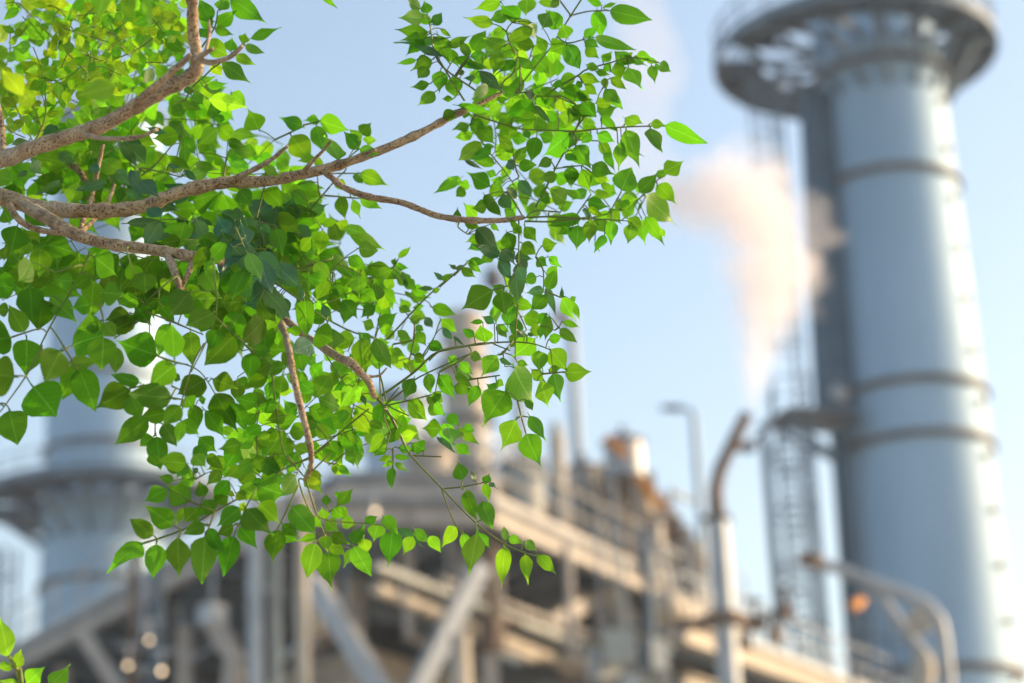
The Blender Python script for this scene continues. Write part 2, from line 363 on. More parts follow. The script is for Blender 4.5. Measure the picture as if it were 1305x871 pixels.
for off in (3.2, 7.0):
    m = MB(); m.ibeam(A+v*off+fr*0.5-Vector((0, 0, .55)), far_r+v*off-Vector((0, 0, .55)), 0.35, 0.7, 0.05); m.build('girder', M['dark'], deck)
handrail(deck, [B+u*0.1+Vector((0, 0, .38)), far_r+Vector((0, 0, .38))], M['steel'], 1.15, 1.8, r=0.028)
handrail(deck, [A+v*0.1+Vector((0, 0, .38)), far_l+Vector((0, 0, .38))], M['steel'], 1.15, 2.0, r=0.028)
handrail(deck, [A+Vector((0, 0, .38)), B+Vector((0, 0, .38))], M['steel'], 1.15, 1.8, r=0.028)
for p in (B+u*1+v*1.2, B+u*7+v*1.2, B+u*14+v*1.2, A+v*7+u*1.0, A+v*15+u*1.0, A+v*1.5+u*4, B+u*4+v*5, B+u*11+v*6):
    m = MB(); m.ibeam((p.x, p.y, 0), (p.x, p.y, H-0.3), 0.36, 0.36, 0.05, Vector((0, 1, 0))); m.build('column', M['steel'], deck)
def pxbeam(x0, y0, d0, x1, y1, d1, w): 
    m = MB(); m.beam(atY(x0, y0, d0), atY(x1, y1, d1), w); return m
pxbeam(398, 738, 46, 500, 905, 45, 0.36).build('brace', M['galv'], deck)
pxbeam(612, 722, 46, 520, 900, 45, 0.36).build('brace', M['galv'], deck)
pxbeam(100, 800, 52, 172, 910, 52, 0.34).build('brace', M['steel'], deck)
pxbeam(690, 800, 52, 800, 735, 56, 0.4).build('brace', M['steel'], deck)
pxbeam(780, 745, 54, 815, 830, 54, 0.45).build('brace', M['cream'], deck)
pxbeam(640, 700, 50, 560, 800, 50, 0.25).build('brace', M['steel'], deck)
# a smaller upper deck, its dark underside showing above the corner
A2, B2 = atZ(425, 612, 16.6), atZ(612, 606, 16.6)
slab([A2, B2, B2+u*7+v*1, A2+v*9], 16.6, 16.75).build('upper_deck', M['dark'], deck)
m = MB(); m.ibeam(A2-Vector((0, 0, .2)), B2-Vector((0, 0, .2)), 0.25, 0.4); m.build('edge_beam', M['steel'], deck)
m = MB(); m.ibeam(B2-Vector((0, 0, .2)), B2+u*7-Vector((0, 0, .2)), 0.25, 0.4); m.build('edge_beam', M['steel'], deck)
for p in (A2+v*.3, B2+u*.3, B2+u*6.5, A2+v*6):
    m = MB(); m.beam((p.x, p.y, H+.38), (p.x, p.y, 16.4), 0.22); m.build('upper_column', M['steel'], deck)
handrail(deck, [A2+Vector((0, 0, .15)), B2+Vector((0, 0, .15)), B2+u*7+Vector((0, 0, .15))], M['galv'], 1.1, 1.5, r=0.04)

# --- the building set back under and behind the deck
bw = empty('boiler_house', (A.x+4, A.y+16, 0), 'dim brown grey clad building set back beneath the raised steel deck', 'building')
ba, bb_ = A+v*9.0+u*1.5, B+u*18+v*9.0
bc = A+v*3.6+u*8.2
corner = A+v*4+u*6.5
for (a, b, nm) in ((corner, corner+v*26, 'l'), (corner, corner+u*34, 'r')):
    L = (b-a).length; d = (b-a).normalized(); nn = int(L/1.2)
    for k in range(nn):
        m = MB(); m.beam(a+d*(L*k/nn+0.01)+Vector((0, 0, 6.5-H)), a+d*(L*(k+1)/nn-0.01)+Vector((0, 0, 6.5-H)), 0.12 if k % 2 else 0.16, 13.0); m.build('cladding_panel', M['wall'], bw)
    for zz in (3.2, 6.4, 9.6, 12.4):
        m = MB(); nrm = d.cross(Vector((0, 0, 1))); nrm = nrm if nrm.y < 0 else -nrm
        m.beam(a+nrm*0.2+Vector((0, 0, zz-H)), b+nrm*0.2+Vector((0, 0, zz-H)), 0.2, 0.25); m.build('girt', M['steel'], bw)

cr0 = random.Random(41)
# --- pipes slung under the right edge
def pipe_run(x0, y0, x1, y1, z, r, mat, label, ext=3.0):
    a, b = atZ(x0, y0, z), atZ(x1, y1, z); d = (b-a).normalized(); b = b+d*ext
    root = empty('pipe_run', (a.x, a.y, a.z), label, 'pipe', 'long lagged pipes')
    L = (b-a).length; n = max(2, int(L/2.6))
    for k in range(n):
        m = MB(); m.tube([a.lerp(b, k/n)+d*0.02, a.lerp(b, (k+1)/n)-d*0.02], r, 18); m.build('lagging_section', mat, root, True)
        m = MB(); q = a.lerp(b, (k+1)/n); m.tube([q-d*0.035, q+d*0.035], r+0.025, 18); m.build('band', M['ring'], root)
    for k in range(n):
        q = a.lerp(b, (k+.5)/n); m = MB(); m.beam(q+Vector((0, 0, r)), q+Vector((0, 0, H-z-0.1)), 0.06); m.build('hanger', M['ring'], root)
pipe_run(478, 722, 743, 824, 12.3, 0.115, M['pale'], 'pale green grey lagged pipe nearest under the deck edge')
pipe_run(478, 750, 765, 865, 11.9, 0.135, M['cream'], 'cream lagged pipe, lowest of the pipes slung under the deck')
pipe_run(560, 738, 860, 850, 12.6, 0.07, M['steel'], 'thin brown pipe between the pale and the cream pipe')
for k in range(26):                                       # conduit, boxes and stub pipes in the shade under the deck
    x = cr0.uniform(110, 860); y = max(760, 700+abs(x-480)*.32)+cr0.uniform(5, 80); q = atY(x, y, 46.5+cr0.uniform(0, 4)); mt = cr0.choice(('steel', 'galv', 'cream', 'pale', 'rust', 'dark')); m = MB()
    if k % 3 == 0: m.box(q, cr0.uniform(.3, .7), .4, cr0.uniform(.3, .8), cr0.uniform(0, 1)); m.beam(q+Vector((0, 0, .3)), (q.x, q.y, H-.2), .06); m.build('junction_box', M[mt], deck)
    else: m.tube([Vector((q.x, q.y, H-.2)), q, q+(u if x > 480 else v)*cr0.uniform(.4, 2.0)], cr0.uniform(.05, .13), 8); m.build('stub_pipe', M[mt], deck)
# vertical pipes below the leaves, left of centre
for (px, r, mt, label) in ((326, 0.15, 'galv', 'grey upright pipe below the leaves, leftmost of three close together'), (352, 0.09, 'pale', 'thin pale upright pipe between the grey and the cream one'), (386, 0.13, 'cream', 'cream upright pipe, rightmost of the three below the leaves'), (585, 0.20, 'cream', 'short cream upright pipe right of the steel chevron brace')):
    q = atY(px, 800, 43); m = MB(); m.tube([(q.x, q.y, 0), (q.x, q.y, 13.4 if px < 500 else atY(px, 810, 43).z)], r, 18)
    tag(m.build('upright_pipe', M[mt], None, True), label, 'pipe', 'upright pipes')
q = atY(150, 860, 47); m = MB(); m.tube([atY(270, 790, 49), atY(300, 840, 49), atY(290, 930, 49)], 0.24, 16); tag(m.build('duct', M['steel'], None, True), 'pale bent duct in the shade under the left deck', 'duct')

# --- equipment on the deck
def vessel(px, y0, y1, Y, r, mat, label):
    q = atY(px, y1, Y); za, zb = q.z, atY(px, y0, Y).z
    root = empty('pressure_vessel', (q.x, q.y, za), label, 'tank')
    m = MB(); m.cyl((q.x, q.y), r, za, zb-r*0.35, 28); m.build('drum', mat, root, True)
    m = MB(); m.lathe((q.x, q.y), [(r*1.02*math.cos(a), zb-r*0.35+0.003+r*0.38*math.sin(a)) for a in [k*math.pi/2/6*0.995 for k in range(7)]], 28); m.build('dome', mat, root, True)
    m = MB(); m.ring((q.x, q.y), r-0.02, r+0.07, zb-r*0.42, zb-r*0.33, n=28); m.build('flange', M['ring'], root)
    m = MB(); m.tube([(q.x, q.y, zb), (q.x, q.y, zb+0.25)], 0.09, 10); m.build('nozzle', M['ring'], root)
    for k in range(4):
        a = k*math.pi/2+.6; m = MB(); m.beam((q.x+r*.8*math.cos(a), q.y+r*.8*math.sin(a), H+.38), (q.x+r*.8*math.cos(a), q.y+r*.8*math.sin(a), za), 0.14); m.build('leg', M['steel'], root)
    return root
vessel(797, 555, 610, 56, 0.52, M['galv'], 'domed metal vessel standing highest on the deck, orange guard beside it')
vessel(748, 590, 690, 57, 0.4, M['steel'], 'narrow brown vessel left of the domed one')
vessel(668, 585, 680, 55, 0.55, M['pale'], 'squat pale vessel on the deck just right of the leaves')
vessel(548, 560, 640, 54, 0.6, M['cream'], 'cream vessel mostly hidden behind the leaf sprays')
tw = atY(818, 700, 57)
et = empty('equipment_tower', (tw.x, tw.y, H), 'stepped brown steel equipment frame on the deck around the domed vessel', 'steel frame')
def pb(x0, y0, x1, y1, Y, w, nm, mt='steel'):
    m = MB(); m.beam(atY(x0, y0, Y), atY(x1, y1, Y), w); m.build(nm, M[mt], et)
for x, y0 in ((765, 600), (795, 600), (828, 602), (852, 640), (876, 672), (780, 610), (812, 604), (840, 630)):
    pb(x, y0, x+8, 760, 57.5 if x % 2 else 56.5, 0.22, 'post')
for (x0, y0, x1, y1) in ((762, 608, 832, 630), (765, 640, 856, 668), (768, 672, 880, 705), (770, 704, 885, 738), (760, 622, 800, 600)):
    pb(x0, y0, x1, y1, 57, 0.28, 'floor_beam'); pb(x0, y0-14, x1, y1-14, 57, 0.07, 'handrail')
for (x, y, sx, sz) in ((785, 655, 0.7, 0.9), (812, 665, 0.6, 1.1), (838, 690, 0.8, 0.8), (862, 705, 0.6, 0.7), (795, 700, 0.9, 0.6), (778, 625, 0.8, 0.5), (812, 622, 0.7, 0.4)):
    q = atY(x, y, 57.2); m = MB(); m.box(q, sx, 0.8, sz, 0.4); m.build('equipment_box', M['steel'], et)
for (x, y) in ((790, 655), (800, 690), (822, 640)):
    m = MB(); m.tube([atY(x, y-16, 56), atY(x+2, y+16, 56)], 0.16, 12); m.build('cylinder', M['cream'], et, True)
pb(772, 558, 797, 578, 55.2, 0.2, 'guard_plate', 'orange'); pb(812, 607, 846, 645, 55.6, 0.22, 'guard_plate', 'orange')  # orange bars added as painted sun glints on the frame
cr_ = random.Random(77)
for k in range(34):
    x = cr_.uniform(640, 885); y = 585+max(0, x-660)*.42+cr_.uniform(0, 85); q = atY(x, y, cr_.uniform(54.5, 58)); mt = cr_.choice(('steel', 'galv', 'cream', 'dark', 'pale', 'rust')); m = MB()
    if k % 3 == 0: m.box(q, cr_.uniform(.25, .6), .4, cr_.uniform(.25, .7), cr_.uniform(0, 1)); m.build('junction_box', M[mt], et)
    elif k % 3 == 1: e_ = q+Vector((cr_.uniform(-.2, .2), 0, cr_.uniform(.8, 1.9))); m.tube([q, e_, e_+u*cr_.uniform(.3, 1.4)], cr_.uniform(.06, .13), 8); m.build('small_pipe', M[mt], et)
    else: m.tube([q, q+u*cr_.uniform(1, 2.6)], cr_.uniform(.05, .12), 8); m.build('small_pipe', M[mt], et)
for k, x in enumerate((668, 684, 700, 736, 752, 846, 868, 884, 640, 622)):
    pb(x, 575+max(0, x-760)*.75+(k*37 % 40), x+6, 740, 55.5+k % 3, 0.10+.05*(k % 3), 'post', ('galv', 'steel', 'pale', 'cream')[k % 4])
# white post
q = atY(716, 690, 52); m_ = empty('lagged_riser', (q.x, q.y, q.z), 'white lagged riser pipe standing at the deck railing', 'pipe')
m = MB(); m.tube([(q.x, q.y, H+.38), (q.x, q.y, atY(712, 556, 52).z)], 0.19, 16); m.build('riser', M['cream'], m_, True)
m = MB(); m.tube([(q.x, q.y, atY(712, 556, 52).z+.003), (q.x, q.y, atY(712, 540, 52).z)], 0.14, 12); m.build('cap', M['pale'], m_, True)
# slim lit column behind the leaves
q = atY(592, 480, 85); r_ = empty('process_column', (q.x, q.y, 0), 'warm beige process column half hidden behind the central leaves', 'column')
m = MB(); zt_ = atY(592, 398, 85).z; m.lathe((q.x, q.y), [(0.85, 0), (0.85, zt_-0.3), (0.75, zt_-.1), (0.5, zt_), (0.02, zt_+.03)], 32); m.build('shell', M['cream'], r_, True)
for yy in (470, 540, 600):
    z = atY(592, yy, 85).z; m = MB(); m.ring((q.x, q.y), 0.84, 1.2, z, z+.1, n=28); m.build('platform', M['dark'], r_)
    m = MB(); m.ring((q.x, q.y), 1.16, 1.2, z+1.0, z+1.08, n=28); m.build('handrail', M['galv'], r_)
q = atY(505, 560, 78); r_ = empty('process_column', (q.x, q.y, 0), 'pale blue grey process column hidden behind the leaves left of the beige one', 'column')
m = MB(); zt_ = atY(505, 500, 78).z; m.lathe((q.x, q.y), [(1.15, 0), (1.15, zt_-0.3), (1.05, zt_-.1), (0.6, zt_), (0.02, zt_+.03)], 32); m.build('shell', M['mast'], r_, True)
m = MB(); z = atY(505, 520, 78).z; m.ring((q.x, q.y), 1.14, 1.3, z, z+.15, n=28); m.build('flange', M['ring'], r_)

# --- lower pipe bridge running off to the right
a0, a1 = atZ(868, 806, 12.4), atZ(1110, 895, 12.4); d_ = (a1-a0).normalized(); a1 = a1+d_*8
pbx = empty('pipe_bridge', (a0.x, a0.y, 0), 'low pipe bridge with cream beams and valves at the bottom right', 'bridge')
sd_ = Vector((0, 0, 1)).cross(d_)
if sd_.y < 0: sd_ = -sd_
for off in (0, 2.4):
    m = MB(); m.ibeam(a0+sd_*off, a1+sd_*off, 0.28, 0.5, 0.05); m.build('edge_beam', M['cream'], pbx)
m = MB(); m.beam(a0+sd_*1.2+Vector((0, 0, .3)), a1+sd_*1.2+Vector((0, 0, .3)), 2.6, 0.08); m.build('deck_plate', M['dark'], pbx)
m = MB(); m.beam(a0+sd_*1.6-Vector((0, 0, 1.1)), a1+sd_*1.6-Vector((0, 0, 1.1)), 0.1, 1.5); m.build('side_plate', M['dark'], pbx)
m = MB(); m.ibeam(a0-Vector((0, 0, 1.2)), a1-Vector((0, 0, 1.2)), 0.28, 0.4, 0.05); m.build('edge_beam', M['cream'], pbx)
handrail(pbx, [a0+Vector((0, 0, .34)), a1+Vector((0, 0, .34))], M['galv'], 1.1, 1.6, r=0.04)
for k in range(0, 24, 4):
    q = a0+d_*k+sd_*0.5; m = MB(); m.beam((q.x, q.y, 0), (q.x, q.y, 12.1), 0.26); m.build('column', M['steel'], pbx)
for k, (x, y) in enumerate(((962, 785), (985, 800), (948, 808), (1000, 770))):
    q = atY(x, y, 52); root = empty('valve', q, ['dark hand wheel valve above the pipe bridge, nearest the vent pipe', 'brown valve body on the pipe bridge, second from the vent pipe', 'low rusty valve on the pipe bridge beside the vent pipe', 'small dark valve by the ladder tower, highest of the four'][k], 'valve', 'valves on the pipe bridge')
    m = MB(); m.tube([q-Vector((0, 0, .35)), q+Vector((0, 0, .05))], [0.2, 0.1], 10); m.build('valve_body', M['rust'], root)
    m = MB(); m.tube([q+Vector((0, 0, .053)), q+Vector((0, 0, .35))], 0.04, 6); m.build('stem', M['ring'], root)
    m = MB(); m.ring((q.x, q.y), 0.16, 0.22, q.z+0.33, q.z+0.38, n=16); m.build('hand_wheel', M['black'], root)
q = atY(858, 780, 50); root = empty('storage_drum', q, 'rounded cream drum lying at the right end of the deck', 'tank')
m = MB(); ax = (u+Vector((0, 0, -.12))).normalized(); m.tube([q-ax*.75, q-ax*.66, q-ax*.5, q+ax*.5, q+ax*.66, q+ax*.75], [.12, .28, .38, .38, .28, .12], 24); m.build('shell', M['cream'], root, True)
m = MB(); m.tube([q-ax*.05, q+ax*.05], 0.41, 24); m.build('band', M['ring'], root)
m = MB(); m.box(q-Vector((0, 0, .5)), 0.5, 0.5, 0.3); m.build('saddle', M['steel'], root)

# --- hooped guard pipe at the lower right
hp = empty('guard_rail', atY(1205, 871, 34), 'grey tubular guard rail with a rounded corner, in front of the tall stack', 'railing')
P = [(1022, 712), (1060, 722), (1110, 742), (1160, 760), (1184, 772), (1198, 792), (1203, 815), (1208, 860), (1212, 960)]
m = MB(); m.tube([atY(x, y, 34) for x, y in P], 0.095, 14); m.build('top_rail', M['galv'], hp, True)
m = MB(); m.tube([atY(1112, 746, 34.1), atY(1150, 800, 34.1), atY(1200, 862, 34.1)], 0.085, 12); m.build('brace', M['galv'], hp, True)
m = MB(); m.tube([atY(1020, 712, 33.9), atY(1046, 716, 33.8)], 0.12, 12); m.build('coupling', M['rust'], hp)
for x in (1085, 1110, 1135, 1160):
    m = MB(); m.tube([atY(x, 776+(x-1085)*.2, 34.6), atY(x+4, 960, 34.6)], 0.03, 6); m.build('bar', M['dark'], hp)
for y in (800, 830, 860):
    m = MB(); m.tube([atY(1080, y, 34.7), atY(1185, y+28, 34.7)], 0.03, 6); m.build('bar', M['dark'], hp)
m = MB(); q = atY(1172, 792, 33.7); m.tube([q-Vector((.01, .06, 0)), q+Vector((.01, .06, 0))], 0.2, 20); m.build('round_plate', M['cream'], hp)
m = MB(); q = atY(1178, 852, 33.7); m.tube([q+Vector((0, 0, .25)), q, q-Vector((.05, 0, .4))], [0.1, 0.17, 0.13], 14); m.build('lagged_joint', M['cream'], hp, True)
m = MB(); q = atY(1092, 770, 40); m.tube([q-Vector((.1, .1, .08)), q+Vector((.1, .1, .08))], 0.10, 14); tag(m.build('warning_beacon', M['orange']), 'small round orange beacon left of the guard rail brace', 'beacon')

# --- small glowing globes added for bright spots of unknown source under the left deck
glowm = bpy.data.materials.new('lit_bulkhead_glass'); glowm.use_nodes = True; e = glowm.node_tree.nodes['Principled BSDF']
e.inputs['Emission Color'].default_value = (1, 0.72, 0.42, 1); e.inputs['Emission Strength'].default_value = 2.6; e.inputs['Base Color'].default_value = (.8, .7, .6, 1)
for k, (x, y, s) in enumerate(((190, 816, .045), (206, 855, .06), (163, 848, .05), (386, 800, .05), (330, 774, .045), (478, 652, .055))):
    q = atY(x, y, 44 if x < 470 else 43); root = empty('bulkhead_lamp', q, ['warm lit lamp below the left deck, upper one of the cluster of three', 'warm lit lamp below the left deck, lowest of the cluster of three', 'pale lit lamp below the left deck, leftmost of the cluster of three', 'warm lit lamp beside the cream upright pipe', 'pale lit lamp on the grey upright pipe', 'warm lit lamp just under the drooping leaves at the deck corner'][k], 'lamp', 'lit lamps in the plant')
    m = MB(); m.lathe((q.x, q.y), [(0.01, q.z-s*.8), (s*.6, q.z-s*.6), (s*.8, q.z), (s*.7, q.z+s*.3)], 14); m.build('globe', glowm, root, True)
    m = MB(); m.tube([q+Vector((0, 0, s*.303)), q+Vector((0, 0, s*.7))], [s*.8, s*.5], 12); m.tube([q+Vector((0, 0, s*.703)), q+Vector((0, 0, s*.7+.35))], 0.02, 6); m.beam(q+Vector((-.3, .1, s*.7+.37)), q+Vector((.3, .1, s*.7+.37)), 0.05); m.build('housing', M['galv'], root)

